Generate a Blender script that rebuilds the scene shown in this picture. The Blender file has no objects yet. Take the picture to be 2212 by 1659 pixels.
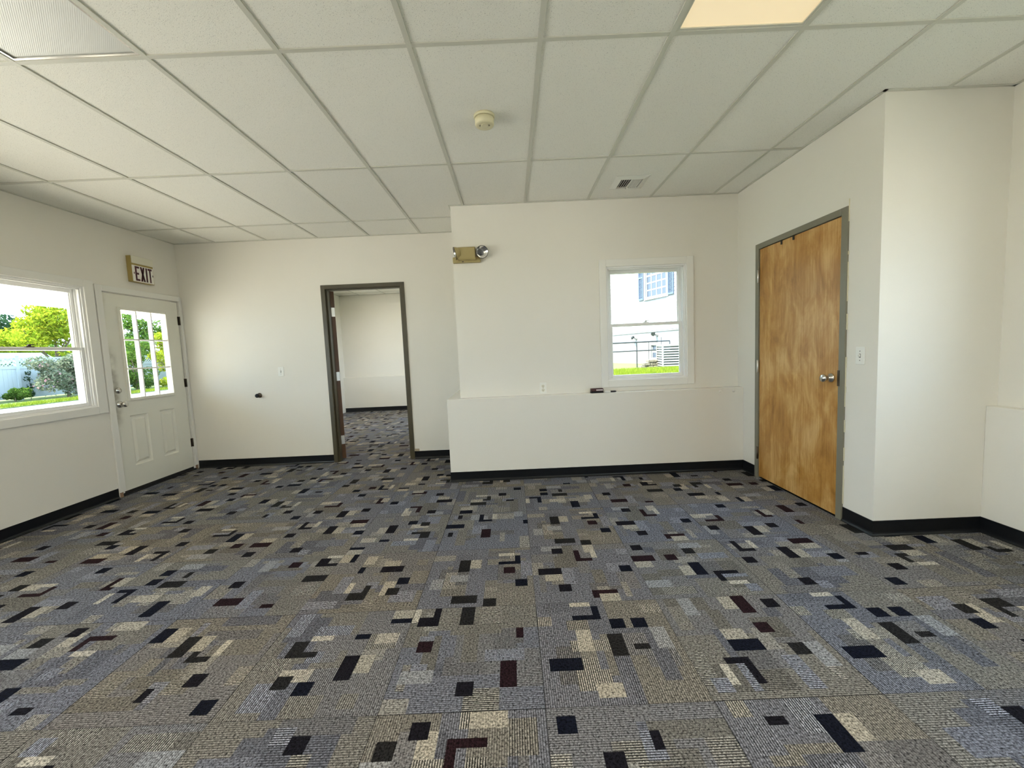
import bpy, math, random
import numpy as np
from mathutils import Matrix, Vector

SC = bpy.context.scene
COL = SC.collection
random.seed(7)

# ------------------------------------------------------------------ camera
F_PX = 887.54
YAW, PITCH, ROLL = -0.0015687, -0.0824896, -0.0438562
CAM_POS = (2.242, -2.0268, 1.2947)
cy, sy = math.cos(YAW), math.sin(YAW)
cp, sp = math.cos(PITCH), math.sin(PITCH)
cr, sr = math.cos(ROLL), math.sin(ROLL)
fwd = Vector((sy * cp, cy * cp, sp))
rt0 = Vector((cy, -sy, 0))
up0 = rt0.cross(fwd)
rt = rt0 * cr + up0 * sr
up = up0 * cr - rt0 * sr
cam_d = bpy.data.cameras.new('camera')
cam_d.sensor_fit = 'HORIZONTAL'
cam_d.sensor_width = 36.0
cam_d.lens = F_PX / 2212 * 36.0
cam_d.clip_start = 0.02
cam_d.clip_end = 400
cam = bpy.data.objects.new('camera', cam_d)
COL.objects.link(cam)
cam.matrix_world = Matrix(((rt.x, up.x, -fwd.x, CAM_POS[0]), (rt.y, up.y, -fwd.y, CAM_POS[1]),
                           (rt.z, up.z, -fwd.z, CAM_POS[2]), (0, 0, 0, 1)))
SC.camera = cam

# ------------------------------------------------------------------ sky, sun, exposure
world = bpy.data.worlds.new('sky'); SC.world = world
world.use_nodes = True
wn = world.node_tree
wbg = wn.nodes['Background']
wbg.inputs['Color'].default_value = (0.60, 0.78, 1.0, 1)
wbg.inputs['Strength'].default_value = 5.2

sun_d = bpy.data.lights.new('sun', 'SUN')
sun_d.energy = 19.0
sun_d.angle = math.radians(0.6)
sun_d.color = (1.0, 0.93, 0.80)
sun = bpy.data.objects.new('sun', sun_d)
COL.objects.link(sun)
sun.rotation_euler = Vector((-0.75, -0.45, 1.05)).to_track_quat('Z', 'Y').to_euler()

SC.view_settings.view_transform = 'Standard'
SC.view_settings.look = 'None'
SC.view_settings.gamma = 1
SC.view_settings.use_curve_mapping = False
SC.view_settings.exposure = 0.80

FILL_PANEL = 10.0      # added ceiling panels, unseen, that light the rooms
DIM_PANEL = 0.36      # the weak warm fixture in view

# ------------------------------------------------------------------ materials
MATS = {}

def srgb(r, g, b):
    f = lambda c: (c / 255 / 12.92) if c / 255 <= 0.04045 else ((c / 255 + 0.055) / 1.055) ** 2.4
    return (f(r), f(g), f(b), 1)

def mat(name, color=(0.8, 0.8, 0.8), rough=0.5, metal=0.0, spec=0.5, noise=None, bump=None, emit=None):
    """noise=(scale, amount) colour mottling; bump=(scale, strength, distance)"""
    m = bpy.data.materials.new(name); m.use_nodes = True
    nt = m.node_tree; b = nt.nodes['Principled BSDF']
    col = tuple(color[:3]) + (1,)
    b.inputs['Base Color'].default_value = col
    b.inputs['Roughness'].default_value = rough
    b.inputs['Metallic'].default_value = metal
    b.inputs['Specular IOR Level'].default_value = spec
    if noise or bump:
        tc = nt.nodes.new('ShaderNodeTexCoord')
    if noise:
        n = nt.nodes.new('ShaderNodeTexNoise'); n.inputs['Scale'].default_value = noise[0]
        n.inputs['Detail'].default_value = 5
        nt.links.new(tc.outputs['Object'], n.inputs['Vector'])
        r = nt.nodes.new('ShaderNodeMapRange')
        r.inputs['From Min'].default_value = 0.3; r.inputs['From Max'].default_value = 0.7
        r.inputs['To Min'].default_value = 1 - noise[1]; r.inputs['To Max'].default_value = 1 + noise[1]
        nt.links.new(n.outputs['Fac'], r.inputs['Value'])
        v = nt.nodes.new('ShaderNodeVectorMath'); v.operation = 'SCALE'
        v.inputs[0].default_value = col[:3]
        nt.links.new(r.outputs['Result'], v.inputs['Scale'])
        nt.links.new(v.outputs['Vector'], b.inputs['Base Color'])
    if bump:
        n = nt.nodes.new('ShaderNodeTexNoise'); n.inputs['Scale'].default_value = bump[0]
        n.inputs['Detail'].default_value = 3
        nt.links.new(tc.outputs['Object'], n.inputs['Vector'])
        bp_ = nt.nodes.new('ShaderNodeBump')
        bp_.inputs['Strength'].default_value = bump[1]; bp_.inputs['Distance'].default_value = bump[2]
        nt.links.new(n.outputs['Fac'], bp_.inputs['Height'])
        nt.links.new(bp_.outputs['Normal'], b.inputs['Normal'])
    if emit:
        b.inputs['Emission Color'].default_value = tuple(emit[0]) + (1,)
        b.inputs['Emission Strength'].default_value = emit[1]
    MATS[name] = m
    return m

mat('wall_paint', (0.80, 0.765, 0.685), 0.55, noise=(1.2, 0.012), bump=(160, 0.12, 0.002))
mat('ledge_paint', (0.80, 0.765, 0.685), 0.24)
mat('ceiling_grid', (0.60, 0.59, 0.51), 0.45)
mat('trim_white', (0.82, 0.80, 0.74), 0.4)
mat('vinyl_white', (0.86, 0.85, 0.82), 0.3)
mat('black_vinyl', (0.006, 0.007, 0.009), 0.30, spec=0.35)
mat('black_rubber', (0.01, 0.01, 0.01), 0.6)
mat('frame_olive', (0.066, 0.054, 0.028), 0.38, bump=(300, 0.05, 0.001))
mat('frame_olive_light', (0.21, 0.195, 0.145), 0.38, bump=(300, 0.05, 0.001))
mat('nickel', (0.62, 0.60, 0.56), 0.22, metal=1.0)
mat('dark_metal', (0.10, 0.08, 0.06), 0.4, metal=0.8)
mat('hinge_steel', (0.75, 0.74, 0.70), 0.35, metal=0.7)
mat('plate_white', (0.84, 0.83, 0.77), 0.35)
mat('slot_dark', (0.03, 0.028, 0.022), 0.6)
mat('tan_plastic', (0.40, 0.32, 0.135), 0.42)
mat('sign_cover', (0.76, 0.73, 0.60), 0.45)
mat('sign_tan', (0.40, 0.30, 0.09), 0.45)
mat('sign_face', (0.86, 0.83, 0.76), 0.35)
mat('sign_red', (0.055, 0.004, 0.010), 0.4)
mat('detector_cream', (0.72, 0.66, 0.44), 0.45)
mat('detector_shadow', (0.20, 0.17, 0.10), 0.5)  # plain dark brown of the sensor ports
mat('vent_white', (0.70, 0.69, 0.63), 0.35)
mat('duct_dark', (0.012, 0.012, 0.012), 0.7)
mat('chrome', (0.9, 0.9, 0.9), 0.08, metal=1.0)
mat('dark_hole', (0.02, 0.02, 0.02), 0.8)
mat('bare_wood', (0.28, 0.17, 0.10), 0.7)
mat('edge_brown', (0.11, 0.05, 0.02), 0.5)
mat('wood_dark', (0.10, 0.03, 0.02), 0.6)
mat('caulk', (0.70, 0.65, 0.47), 0.6)
mat('plaster_tan', (0.42, 0.34, 0.24), 0.8)
mat('subfloor', (0.02, 0.02, 0.02), 0.9)
mat('eraser_felt', (0.012, 0.010, 0.012), 0.8)
mat('eraser_red', (0.045, 0.006, 0.006), 0.5)
mat('paper_label', (0.72, 0.64, 0.64), 0.5)
mat('marker_body', (0.80, 0.79, 0.74), 0.35)
mat('marker_cap', (0.012, 0.012, 0.018), 0.35)
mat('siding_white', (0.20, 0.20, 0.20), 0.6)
mat('shutter_blue', (0.05, 0.072, 0.12), 0.5)
mat('window_dark', (0.035, 0.045, 0.065), 0.3)
mat('fence_vinyl', (0.30, 0.35, 0.37), 0.35)
mat('shed_wall_paint', (0.25, 0.32, 0.32), 0.5)  # plain grey-green of the shed wall and door
mat('asphalt', (0.10, 0.11, 0.13), 0.9, noise=(3, 0.2))
mat('concrete', (0.62, 0.56, 0.50), 0.85, noise=(2, 0.12), bump=(40, 0.3, 0.01))
mat('grass_ground', (0.08, 0.12, 0.02), 0.9, noise=(3, 0.3))
mat('soil', (0.12, 0.10, 0.06), 0.95)
mat('stone', (0.11, 0.10, 0.075), 0.9, noise=(9, 0.3), bump=(18, 0.8, 0.04))
mat('iron_rail', (0.012, 0.015, 0.018), 0.5)
mat('bark', (0.10, 0.075, 0.05), 0.9)
mat('porch_paint', (0.72, 0.69, 0.56), 0.5)
mat('shingle', (0.16, 0.15, 0.15), 0.9)
mat('lamp_grey', (0.12, 0.12, 0.12), 0.4)
mat('condenser', (0.17, 0.17, 0.16), 0.4)
mat('condenser_dark', (0.07, 0.07, 0.067), 0.6)
mat('teal_roof', (0.16, 0.36, 0.34), 0.7)


def new_nodes(name):
    m = bpy.data.materials.new(name); m.use_nodes = True
    MATS[name] = m
    return m, m.node_tree, m.node_tree.nodes['Principled BSDF']

def N(nt, t, **kw):
    n = nt.nodes.new(t)
    for k, v in kw.items():
        setattr(n, k, v)
    return n

# --- glass: clear pane that lets light straight through, with a Fresnel sheen
def make_glass():
    m, nt, b = new_nodes('glass')
    nt.nodes.remove(b)
    out = nt.nodes['Material Output']
    tr = N(nt, 'ShaderNodeBsdfTransparent'); tr.inputs['Color'].default_value = (0.95, 0.97, 0.96, 1)
    gl = N(nt, 'ShaderNodeBsdfGlossy'); gl.inputs['Roughness'].default_value = 0.02
    fr = N(nt, 'ShaderNodeFresnel'); fr.inputs['IOR'].default_value = 1.35
    mx = N(nt, 'ShaderNodeMixShader')
    geo = N(nt, 'ShaderNodeNewGeometry')
    fm = N(nt, 'ShaderNodeMath', operation='SUBTRACT'); fm.inputs[0].default_value = 1.0
    nt.links.new(geo.outputs['Backfacing'], fm.inputs[1])
    fk = N(nt, 'ShaderNodeMath', operation='MULTIPLY')
    nt.links.new(fr.outputs['Fac'], fk.inputs[0]); nt.links.new(fm.outputs[0], fk.inputs[1])
    nt.links.new(fk.outputs[0], mx.inputs['Fac'])
    nt.links.new(tr.outputs['BSDF'], mx.inputs[1]); nt.links.new(gl.outputs['BSDF'], mx.inputs[2])
    nt.links.new(mx.outputs['Shader'], out.inputs['Surface'])
make_glass()

# --- carpet: yarn colour from the tile's woven patches, ribs along the tile, tufted speckle
RIBS = 72
TILE = 0.6096
def make_carpet():
    m, nt, b = new_nodes('carpet')
    L = nt.links.new
    b.inputs['Roughness'].default_value = 0.95
    b.inputs['Specular IOR Level'].default_value = 0.06
    b.inputs['Sheen Weight'].default_value = 0.0
    at = N(nt, 'ShaderNodeAttribute', attribute_name='yarn')
    tc = N(nt, 'ShaderNodeTexCoord')
    oi = N(nt, 'ShaderNodeObjectInfo')
    # shift the noise per tile
    ofs = N(nt, 'ShaderNodeVectorMath', operation='SCALE')
    comb = N(nt, 'ShaderNodeCombineXYZ'); 
    L(oi.outputs['Random'], comb.inputs[0]); L(oi.outputs['Random'], comb.inputs[1])
    L(comb.outputs[0], ofs.inputs[0]); ofs.inputs['Scale'].default_value = 37.0
    pos = N(nt, 'ShaderNodeVectorMath', operation='ADD')
    L(tc.outputs['Object'], pos.inputs[0]); L(ofs.outputs[0], pos.inputs[1])
    # tuft speckle
    n1 = N(nt, 'ShaderNodeTexNoise'); n1.inputs['Scale'].default_value = 120; n1.inputs['Detail'].default_value = 3.0; n1.inputs['Roughness'].default_value = 0.75
    L(pos.outputs[0], n1.inputs['Vector'])
    sp_ = N(nt, 'ShaderNodeMapRange'); sp_.inputs['From Min'].default_value = 0.32; sp_.inputs['From Max'].default_value = 0.68
    sp_.inputs['To Min'].default_value = 0.02; sp_.inputs['To Max'].default_value = 2.05
    L(n1.outputs['Fac'], sp_.inputs['Value'])
    # ribs
    sx = N(nt, 'ShaderNodeSeparateXYZ'); L(tc.outputs['Object'], sx.inputs[0])
    wob = N(nt, 'ShaderNodeTexNoise'); wob.inputs['Scale'].default_value = 120
    L(pos.outputs[0], wob.inputs['Vector'])
    wm = N(nt, 'ShaderNodeMath', operation='MULTIPLY_ADD'); wm.inputs[1].default_value = 0.0045; wm.inputs[2].default_value = -0.00225
    L(wob.outputs['Fac'], wm.inputs[0])
    ax = N(nt, 'ShaderNodeMath', operation='ADD'); L(sx.outputs[0], ax.inputs[0]); L(wm.outputs[0], ax.inputs[1])
    fq = N(nt, 'ShaderNodeMath', operation='MULTIPLY'); fq.inputs[1].default_value = 2 * math.pi * RIBS / TILE
    L(ax.outputs[0], fq.inputs[0])
    sn = N(nt, 'ShaderNodeMath', operation='SINE'); L(fq.outputs[0], sn.inputs[0])
    rr = N(nt, 'ShaderNodeMapRange'); rr.inputs['From Min'].default_value = -0.6; rr.inputs['From Max'].default_value = 0.6
    rr.inputs['To Min'].default_value = 0.12; rr.inputs['To Max'].default_value = 2.1
    L(sn.outputs[0], rr.inputs['Value'])
    ribmix = N(nt, 'ShaderNodeMix', data_type='FLOAT')
    ribmix.inputs['A'].default_value = 1.0
    L(at.outputs['Alpha'], ribmix.inputs['Factor']); L(rr.outputs['Result'], ribmix.inputs['B'])
    mul = N(nt, 'ShaderNodeMath', operation='MULTIPLY'); L(ribmix.outputs[0], mul.inputs[0]); L(sp_.outputs['Result'], mul.inputs[1])
    # each tile a little warmer or cooler
    tint = N(nt, 'ShaderNodeMix', data_type='RGBA')
    tint.inputs['A'].default_value = (1.05, 1.0, 0.94, 1); tint.inputs['B'].default_value = (0.96, 1.0, 1.07, 1)
    L(oi.outputs['Random'], tint.inputs['Factor'])
    tm = N(nt, 'ShaderNodeVectorMath', operation='MULTIPLY'); L(at.outputs['Color'], tm.inputs[0]); L(tint.outputs['Result'], tm.inputs[1])
    sc = N(nt, 'ShaderNodeVectorMath', operation='SCALE'); L(tm.outputs[0], sc.inputs[0]); L(mul.outputs[0], sc.inputs['Scale'])
    L(sc.outputs[0], b.inputs['Base Color'])
    bu = N(nt, 'ShaderNodeBump'); bu.inputs['Strength'].default_value = 0.5; bu.inputs['Distance'].default_value = 0.003
    L(mul.outputs[0], bu.inputs['Height']); L(bu.outputs['Normal'], b.inputs['Normal'])
make_carpet()

# --- mineral-fibre ceiling tile: fine pits
def make_ceiling_tile():
    m, nt, b = new_nodes('ceiling_tile')
    L = nt.links.new
    b.inputs['Roughness'].default_value = 0.9; b.inputs['Specular IOR Level'].default_value = 0.1
    tc = N(nt, 'ShaderNodeTexCoord')
    oi = N(nt, 'ShaderNodeObjectInfo')
    pos = N(nt, 'ShaderNodeVectorMath', operation='ADD'); L(tc.outputs['Object'], pos.inputs[0]); L(oi.outputs['Location'], pos.inputs[1])
    v = N(nt, 'ShaderNodeTexNoise'); v.inputs['Scale'].default_value = 240; v.inputs['Detail'].default_value = 1
    L(pos.outputs[0], v.inputs['Vector'])
    r = N(nt, 'ShaderNodeMapRange'); r.inputs['From Min'].default_value = 0.26; r.inputs['From Max'].default_value = 0.36
    r.inputs['To Min'].default_value = 0.6; r.inputs['To Max'].default_value = 1.0
    L(v.outputs['Fac'], r.inputs['Value'])
    tv = N(nt, 'ShaderNodeMapRange'); tv.inputs['To Min'].default_value = 0.97; tv.inputs['To Max'].default_value = 1.02
    L(oi.outputs['Random'], tv.inputs['Value'])
    mm = N(nt, 'ShaderNodeMath', operation='MULTIPLY'); L(r.outputs['Result'], mm.inputs[0]); L(tv.outputs['Result'], mm.inputs[1])
    s = N(nt, 'ShaderNodeVectorMath', operation='SCALE'); s.inputs[0].default_value = (0.86, 0.845, 0.77)
    L(mm.outputs[0], s.inputs['Scale']); L(s.outputs[0], b.inputs['Base Color'])
    bu = N(nt, 'ShaderNodeBump'); bu.inputs['Strength'].default_value = 0.4; bu.inputs['Distance'].default_value = 0.002
    L(v.outputs['Fac'], bu.inputs['Height']); L(bu.outputs['Normal'], b.inputs['Normal'])
make_ceiling_tile()

# --- stained birch veneer
def make_wood():
    m, nt, b = new_nodes('birch_veneer')
    L = nt.links.new
    b.inputs['Roughness'].default_value = 0.34
    tc = N(nt, 'ShaderNodeTexCoord')
    mp = N(nt, 'ShaderNodeMapping'); mp.inputs['Scale'].default_value = (4.0, 4.0, 1.6)
    L(tc.outputs['Object'], mp.inputs['Vector'])
    n = N(nt, 'ShaderNodeTexNoise'); n.inputs['Scale'].default_value = 1.6; n.inputs['Detail'].default_value = 6
    n.inputs['Roughness'].default_value = 0.62; n.inputs['Distortion'].default_value = 0.5
    L(mp.outputs[0], n.inputs['Vector'])
    mp2 = N(nt, 'ShaderNodeMapping'); mp2.inputs['Scale'].default_value = (60, 60, 2.2)
    L(tc.outputs['Object'], mp2.inputs['Vector'])
    g = N(nt, 'ShaderNodeTexNoise'); g.inputs['Scale'].default_value = 2.0; g.inputs['Detail'].default_value = 4
    L(mp2.outputs[0], g.inputs['Vector'])
    mx = N(nt, 'ShaderNodeMath', operation='MULTIPLY_ADD'); mx.inputs[1].default_value = 0.35
    L(g.outputs['Fac'], mx.inputs[0]); L(n.outputs['Fac'], mx.inputs[2])
    cr_ = N(nt, 'ShaderNodeValToRGB')
    e = cr_.color_ramp.elements
    e[0].position = 0.42; e[0].color = (0.26, 0.105, 0.014, 1)
    e[1].position = 0.86; e[1].color = (0.66, 0.41, 0.155, 1)
    k = e.new(0.64); k.color = (0.46, 0.225, 0.048, 1)
    L(mx.outputs[0], cr_.inputs['Fac']); L(cr_.outputs['Color'], b.inputs['Base Color'])
make_wood()

# --- painted steel door with hand grime by the lock edge
def make_door_paint():
    m, nt, b = new_nodes('door_white')
    L = nt.links.new
    b.inputs['Roughness'].default_value = 0.42
    tc = N(nt, 'ShaderNodeTexCoord'); sx = N(nt, 'ShaderNodeSeparateXYZ'); L(tc.outputs['Object'], sx.inputs[0])
    n = N(nt, 'ShaderNodeTexNoise'); n.inputs['Scale'].default_value = 9; n.inputs['Detail'].default_value = 6
    L(tc.outputs['Object'], n.inputs['Vector'])
    def band(sock, a, c):
        r = N(nt, 'ShaderNodeMapRange', interpolation_type='SMOOTHSTEP'); r.inputs['From Min'].default_value = a; r.inputs['From Max'].default_value = c
        L(sock, r.inputs['Value']); return r.outputs['Result']
    def mul(p, q):
        k = N(nt, 'ShaderNodeMath', operation='MULTIPLY'); L(p, k.inputs[0]); L(q, k.inputs[1]); return k.outputs[0]
    g = mul(mul(band(sx.outputs[0], 2.135, 2.035), mul(band(sx.outputs[2], 0.55, 0.95), band(sx.outputs[2], 1.62, 1.25))), band(n.outputs['Fac'], 0.25, 0.75))
    mx = N(nt, 'ShaderNodeMix', data_type='RGBA')
    mx.inputs['A'].default_value = (0.80, 0.78, 0.68, 1); mx.inputs['B'].default_value = (0.16, 0.12, 0.06, 1)
    L(g, mx.inputs['Factor']); L(mx.outputs['Result'], b.inputs['Base Color'])
make_door_paint()

# --- prismatic acrylic lens, lit or unlit
def make_lens(name, color, strength, base=(0.80, 0.79, 0.74)):
    m, nt, b = new_nodes(name)
    L = nt.links.new
    b.inputs['Base Color'].default_value = base + (1,)
    b.inputs['Roughness'].default_value = 0.3
    tc = N(nt, 'ShaderNodeTexCoord')
    w = N(nt, 'ShaderNodeTexWave'); w.inputs['Scale'].default_value = 70; w.bands_direction = 'DIAGONAL'
    L(tc.outputs['Object'], w.inputs['Vector'])
    r = N(nt, 'ShaderNodeMapRange'); r.inputs['To Min'].default_value = 0.88; r.inputs['To Max'].default_value = 1.06
    L(w.outputs['Fac'], r.inputs['Value'])
    ms = N(nt, 'ShaderNodeMath', operation='MULTIPLY'); ms.inputs[1].default_value = strength
    L(r.outputs['Result'], ms.inputs[0])
    b.inputs['Emission Color'].default_value = color + (1,)
    L(ms.outputs[0], b.inputs['Emission Strength'])
    bu = N(nt, 'ShaderNodeBump'); bu.inputs['Strength'].default_value = 0.12; bu.inputs['Distance'].default_value = 0.002
    L(w.outputs['Fac'], bu.inputs['Height']); L(bu.outputs['Normal'], b.inputs['Normal'])
make_lens('lens_warm', (1.0, 0.76, 0.42), DIM_PANEL, base=(0.62, 0.60, 0.50))
make_lens('lens_fill', (1.0, 0.93, 0.80), FILL_PANEL)
make_lens('lens_off', (0, 0, 0), 0.0, base=(0.66, 0.66, 0.62))

# --- leaves: lit through, colour varied leaf by leaf
def make_leaf(name, c1, c2):
    m, nt, b = new_nodes(name)
    L = nt.links.new
    nt.nodes.remove(b)
    geo = N(nt, 'ShaderNodeNewGeometry')
    mx = N(nt, 'ShaderNodeMix', data_type='RGBA')
    mx.inputs['A'].default_value = c1 + (1,); mx.inputs['B'].default_value = c2 + (1,)
    L(geo.outputs['Random Per Island'], mx.inputs['Factor'])
    d = N(nt, 'ShaderNodeBsdfDiffuse'); t = N(nt, 'ShaderNodeBsdfTranslucent')
    L(mx.outputs['Result'], d.inputs['Color']); L(mx.outputs['Result'], t.inputs['Color'])
    ms = N(nt, 'ShaderNodeMixShader'); ms.inputs['Fac'].default_value = 0.45
    L(d.outputs[0], ms.inputs[1]); L(t.outputs[0], ms.inputs[2])
    L(ms.outputs[0], nt.nodes['Material Output'].inputs['Surface'])
make_leaf('leaf_yellow', (0.12, 0.19, 0.012), (0.30, 0.33, 0.025))
make_leaf('leaf_green', (0.03, 0.08, 0.014), (0.11, 0.18, 0.03))
make_leaf('leaf_dark', (0.012, 0.035, 0.018), (0.04, 0.08, 0.035))
make_leaf('leaf_pale', (0.06, 0.09, 0.05), (0.19, 0.21, 0.15))
make_leaf('petal_pink', (0.32, 0.15, 0.20), (0.45, 0.28, 0.32))
make_leaf('grass_blade', (0.08, 0.13, 0.01), (0.20, 0.24, 0.03))

# ------------------------------------------------------------------ mesh helpers
def link(o, parent=None):
    COL.objects.link(o)
    if parent is not None:
        o.parent = parent
    return o

def tag(o, label, cat, group=None, kind=None):
    o['label'] = label; o['category'] = cat
    if group: o['group'] = group
    if kind: o['kind'] = kind
    return o

def empty(name, loc=(0, 0, 0), rz=0.0, parent=None):
    o = bpy.data.objects.new(name, None)
    o.empty_display_size = 0.05
    o.location = loc; o.rotation_euler = (0, 0, rz)
    return link(o, parent)

class MB:
    def __init__(self):
        self.v = []; self.f = []; self.s = []
    def add(self, vs, fs, smooth=False):
        o = len(self.v)
        self.v += [tuple(p) for p in vs]
        self.f += [tuple(i + o for i in f) for f in fs]
        self.s += [smooth] * len(fs)
        return self
    def box(self, x0, x1, y0, y1, z0, z1):
        x0, x1 = min(x0, x1), max(x0, x1); y0, y1 = min(y0, y1), max(y0, y1); z0, z1 = min(z0, z1), max(z0, z1)
        return self.add([(x0, y0, z0), (x1, y0, z0), (x1, y1, z0), (x0, y1, z0), (x0, y0, z1), (x1, y0, z1), (x1, y1, z1), (x0, y1, z1)],
                        [(0, 3, 2, 1), (4, 5, 6, 7), (0, 1, 5, 4), (1, 2, 6, 5), (2, 3, 7, 6), (3, 0, 4, 7)])
    def prism(self, poly, axis, a, b):
        """poly of 2-D points, extruded along axis from a to b"""
        def P(p, t):
            if axis == 'x': return (t, p[0], p[1])
            if axis == 'y': return (p[0], t, p[1])
            return (p[0], p[1], t)
        n = len(poly)
        vs = [P(p, a) for p in poly] + [P(p, b) for p in poly]
        fs = [tuple(range(n)), tuple(range(2 * n - 1, n - 1, -1))]
        fs += [(i, i + n, (i + 1) % n + n, (i + 1) % n) for i in range(n)]
        return self.add(vs, fs)
    def lathe(self, prof, origin, axis, n=24, smooth=True, caps=(True, True)):
        """prof = [(r, h)], revolved round axis (a Vector) through origin"""
        ax = Vector(axis).normalized()
        u = ax.orthogonal().normalized(); w = ax.cross(u)
        O = Vector(origin)
        vs = []; fs = []
        for r, h in prof:
            for k in range(n):
                a = 2 * math.pi * k / n
                vs.append(O + ax * h + (u * math.cos(a) + w * math.sin(a)) * r)
        m = len(prof)
        for i in range(m - 1):
            for k in range(n):
                k2 = (k + 1) % n
                fs.append((i * n + k, i * n + k2, (i + 1) * n + k2, (i + 1) * n + k))
        self.add(vs, fs, smooth)
        o = len(self.v) - len(vs)
        for i, rev, cap in ((0, True, caps[0]), (m - 1, False, caps[1])):
            if cap and prof[i][0] > 1e-6:
                c = tuple(o + i * n + k for k in range(n))
                self.f.append(c[::-1] if rev else c); self.s.append(False)
        return self
    def tube(self, pts, r, n=8):
        pts = [Vector(p) for p in pts]
        vs = []; fs = []
        for i, p in enumerate(pts):
            d = (pts[min(i + 1, len(pts) - 1)] - pts[max(i - 1, 0)]).normalized()
            u = d.orthogonal().normalized(); w = d.cross(u)
            rr = r[i] if isinstance(r, (list, tuple)) else r
            for k in range(n):
                a = 2 * math.pi * k / n
                vs.append(p + (u * math.cos(a) + w * math.sin(a)) * rr)
        for i in range(len(pts) - 1):
            for k in range(n):
                k2 = (k + 1) % n
                fs.append((i * n + k, i * n + k2, (i + 1) * n + k2, (i + 1) * n + k))
        self.add(vs, fs, True)
        self.add([vs[k] for k in range(n)], [tuple(range(n))[::-1]])
        self.add([vs[-n + k] for k in range(n)], [tuple(range(n))])
        return self
    def build(self, name, material, parent=None, bevel=0.0, seg=2):
        me = bpy.data.meshes.new(name)
        me.from_pydata(self.v, [], self.f)
        me.polygons.foreach_set('use_smooth', self.s)
        me.materials.append(MATS[material])
        me.update()
        o = bpy.data.objects.new(name, me)
        link(o, parent)
        if bevel > 0:
            md = o.modifiers.new('bevel', 'BEVEL'); md.width = bevel; md.segments = seg; md.limit_method = 'ANGLE'
        return o

def box_obj(name, b, material, parent=None, bevel=0.0):
    return MB().box(*b).build(name, material, parent, bevel)

# ------------------------------------------------------------------ room dimensions (metres)
XL, YB, YW, XR, YA = -1.711, 2.988, 2.115, 4.520, 0.531
XA, XAL = 5.283, 5.210          # alcove side wall and its ledge
XBL = 1.708                     # side of the projecting window wall
LX, LY, LZ = 1.583, 2.013, 0.832  # ledge under the small window
CH = 2.720                      # ceiling height
YR = -2.75                      # rear wall, behind the camera
YF, YFL = 7.68, 7.58            # far room end wall and its ledge
XFR = 1.55                      # far room right wall
T = 0.15
TB = 0.12                       # back partition

def wall(name, axis, pos, thick, u0, u1, z0, z1, holes, label):
    """axis 'x': plane x=pos, u runs along y; the wall fills pos..pos+thick. holes = (u0,u1,z0,z1)"""
    us = sorted({u0, u1, *[h[0] for h in holes], *[h[1] for h in holes]})
    zs = sorted({z0, z1, *[h[2] for h in holes], *[h[3] for h in holes]})
    b = MB()
    for a, c in zip(us[:-1], us[1:]):
        run = None
        for d, e in zip(zs[:-1], zs[1:]):
            um, zm = (a + c) / 2, (d + e) / 2
            if any(h[0] < um < h[1] and h[2] < zm < h[3] for h in holes):
                if run: rects(b, axis, pos, thick, a, c, *run); run = None
            else:
                run = (run[0], e) if run else (d, e)
        if run: rects(b, axis, pos, thick, a, c, *run)
    o = b.build(name, 'wall_paint')
    return tag(o, label, 'wall', kind='structure')

def rects(b, axis, pos, thick, a, c, d, e):
    if axis == 'x': b.box(pos, pos + thick, a, c, d, e)
    else: b.box(a, c, pos, pos + thick, d, e)

W1 = (0.94, 1.86, 0.925, 2.057)          # left window opening (y0,y1,z0,z1)
D1 = (1.995, 2.972, 0.0, 2.062)          # exit door rough opening
W2 = (3.207, 4.008, 0.942, 2.074)        # small window opening in x
D2 = (0.0, 0.985, 0.0, 2.155)            # doorway in the back partition
D3 = (0.785, 1.790, 0.0, 2.140)          # wooden door
W3 = (-1.15, -0.20, 0.942, 2.12)        # windows on the right wall, outside the frame
W4 = (-2.65, -1.50, 0.942, 2.35)  # unseen second window, added to brighten the left wall
W5 = (-2.50, 0.30, 0.50, 2.25)        # added unseen window along the porch, lights the right wall
W8 = (4.0, 4.55, 1.05, 1.75)  # rear window, unseen and invented, to light the alcove
WF = (4.8, 6.3, 0.80, 2.20)            # far room window on the porch side, unseen, added for light
WG = (4.8, 6.6, 0.98, 2.30)              # far room window on the bank side
ZT = CH + 0.10

wall('wall_left', 'x', XL, -T, YR - T, YF + T, -0.02, ZT, [W1, D1, W5, WF], 'cream painted wall on the left with the white exit door')
wall('wall_back', 'y', YB, TB, XL, XBL, 0, ZT, [D2], 'cream painted back wall with the dark framed doorway')
wall('wall_window', 'y', YW, T, XBL, XR + 0.1, 0, ZT, [W2], 'cream wall stepping forward around the small white window')
box = MB().box(XBL, XBL + T, YW + T, YB + TB, 0, ZT)
tag(box.build('wall_return', 'wall_paint'), 'short return wall beside the doorway, behind the ledge', 'wall', kind='structure')
wall('wall_right', 'x', XR, 0.12, YA, YW, 0, ZT, [D3], 'cream wall on the right holding the brown wooden door')
tag(MB().box(XR + 0.12, XA + T, YA, YA + 0.12, 0, ZT).build('wall_alcove', 'wall_paint'), 'cream alcove wall right of the light switch corner', 'wall', kind='structure')
wall('wall_side', 'x', XA, T, YR - T, YA, 0, ZT, [W3, W4], 'cream wall at the far right edge above its low ledge')
wall('wall_rear', 'y', YR, -T, XL, XA, 0, ZT, [W8], 'cream rear wall behind the viewer')
wall('wall_far', 'y', YF, T, XL, XFR + T, 0, ZT, [], 'cream end wall of the room seen through the doorway')
wall('wall_far_side', 'x', XFR, T, YB + TB, YF, 0, ZT, [WG], 'cream side wall of the room beyond the doorway')

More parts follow.
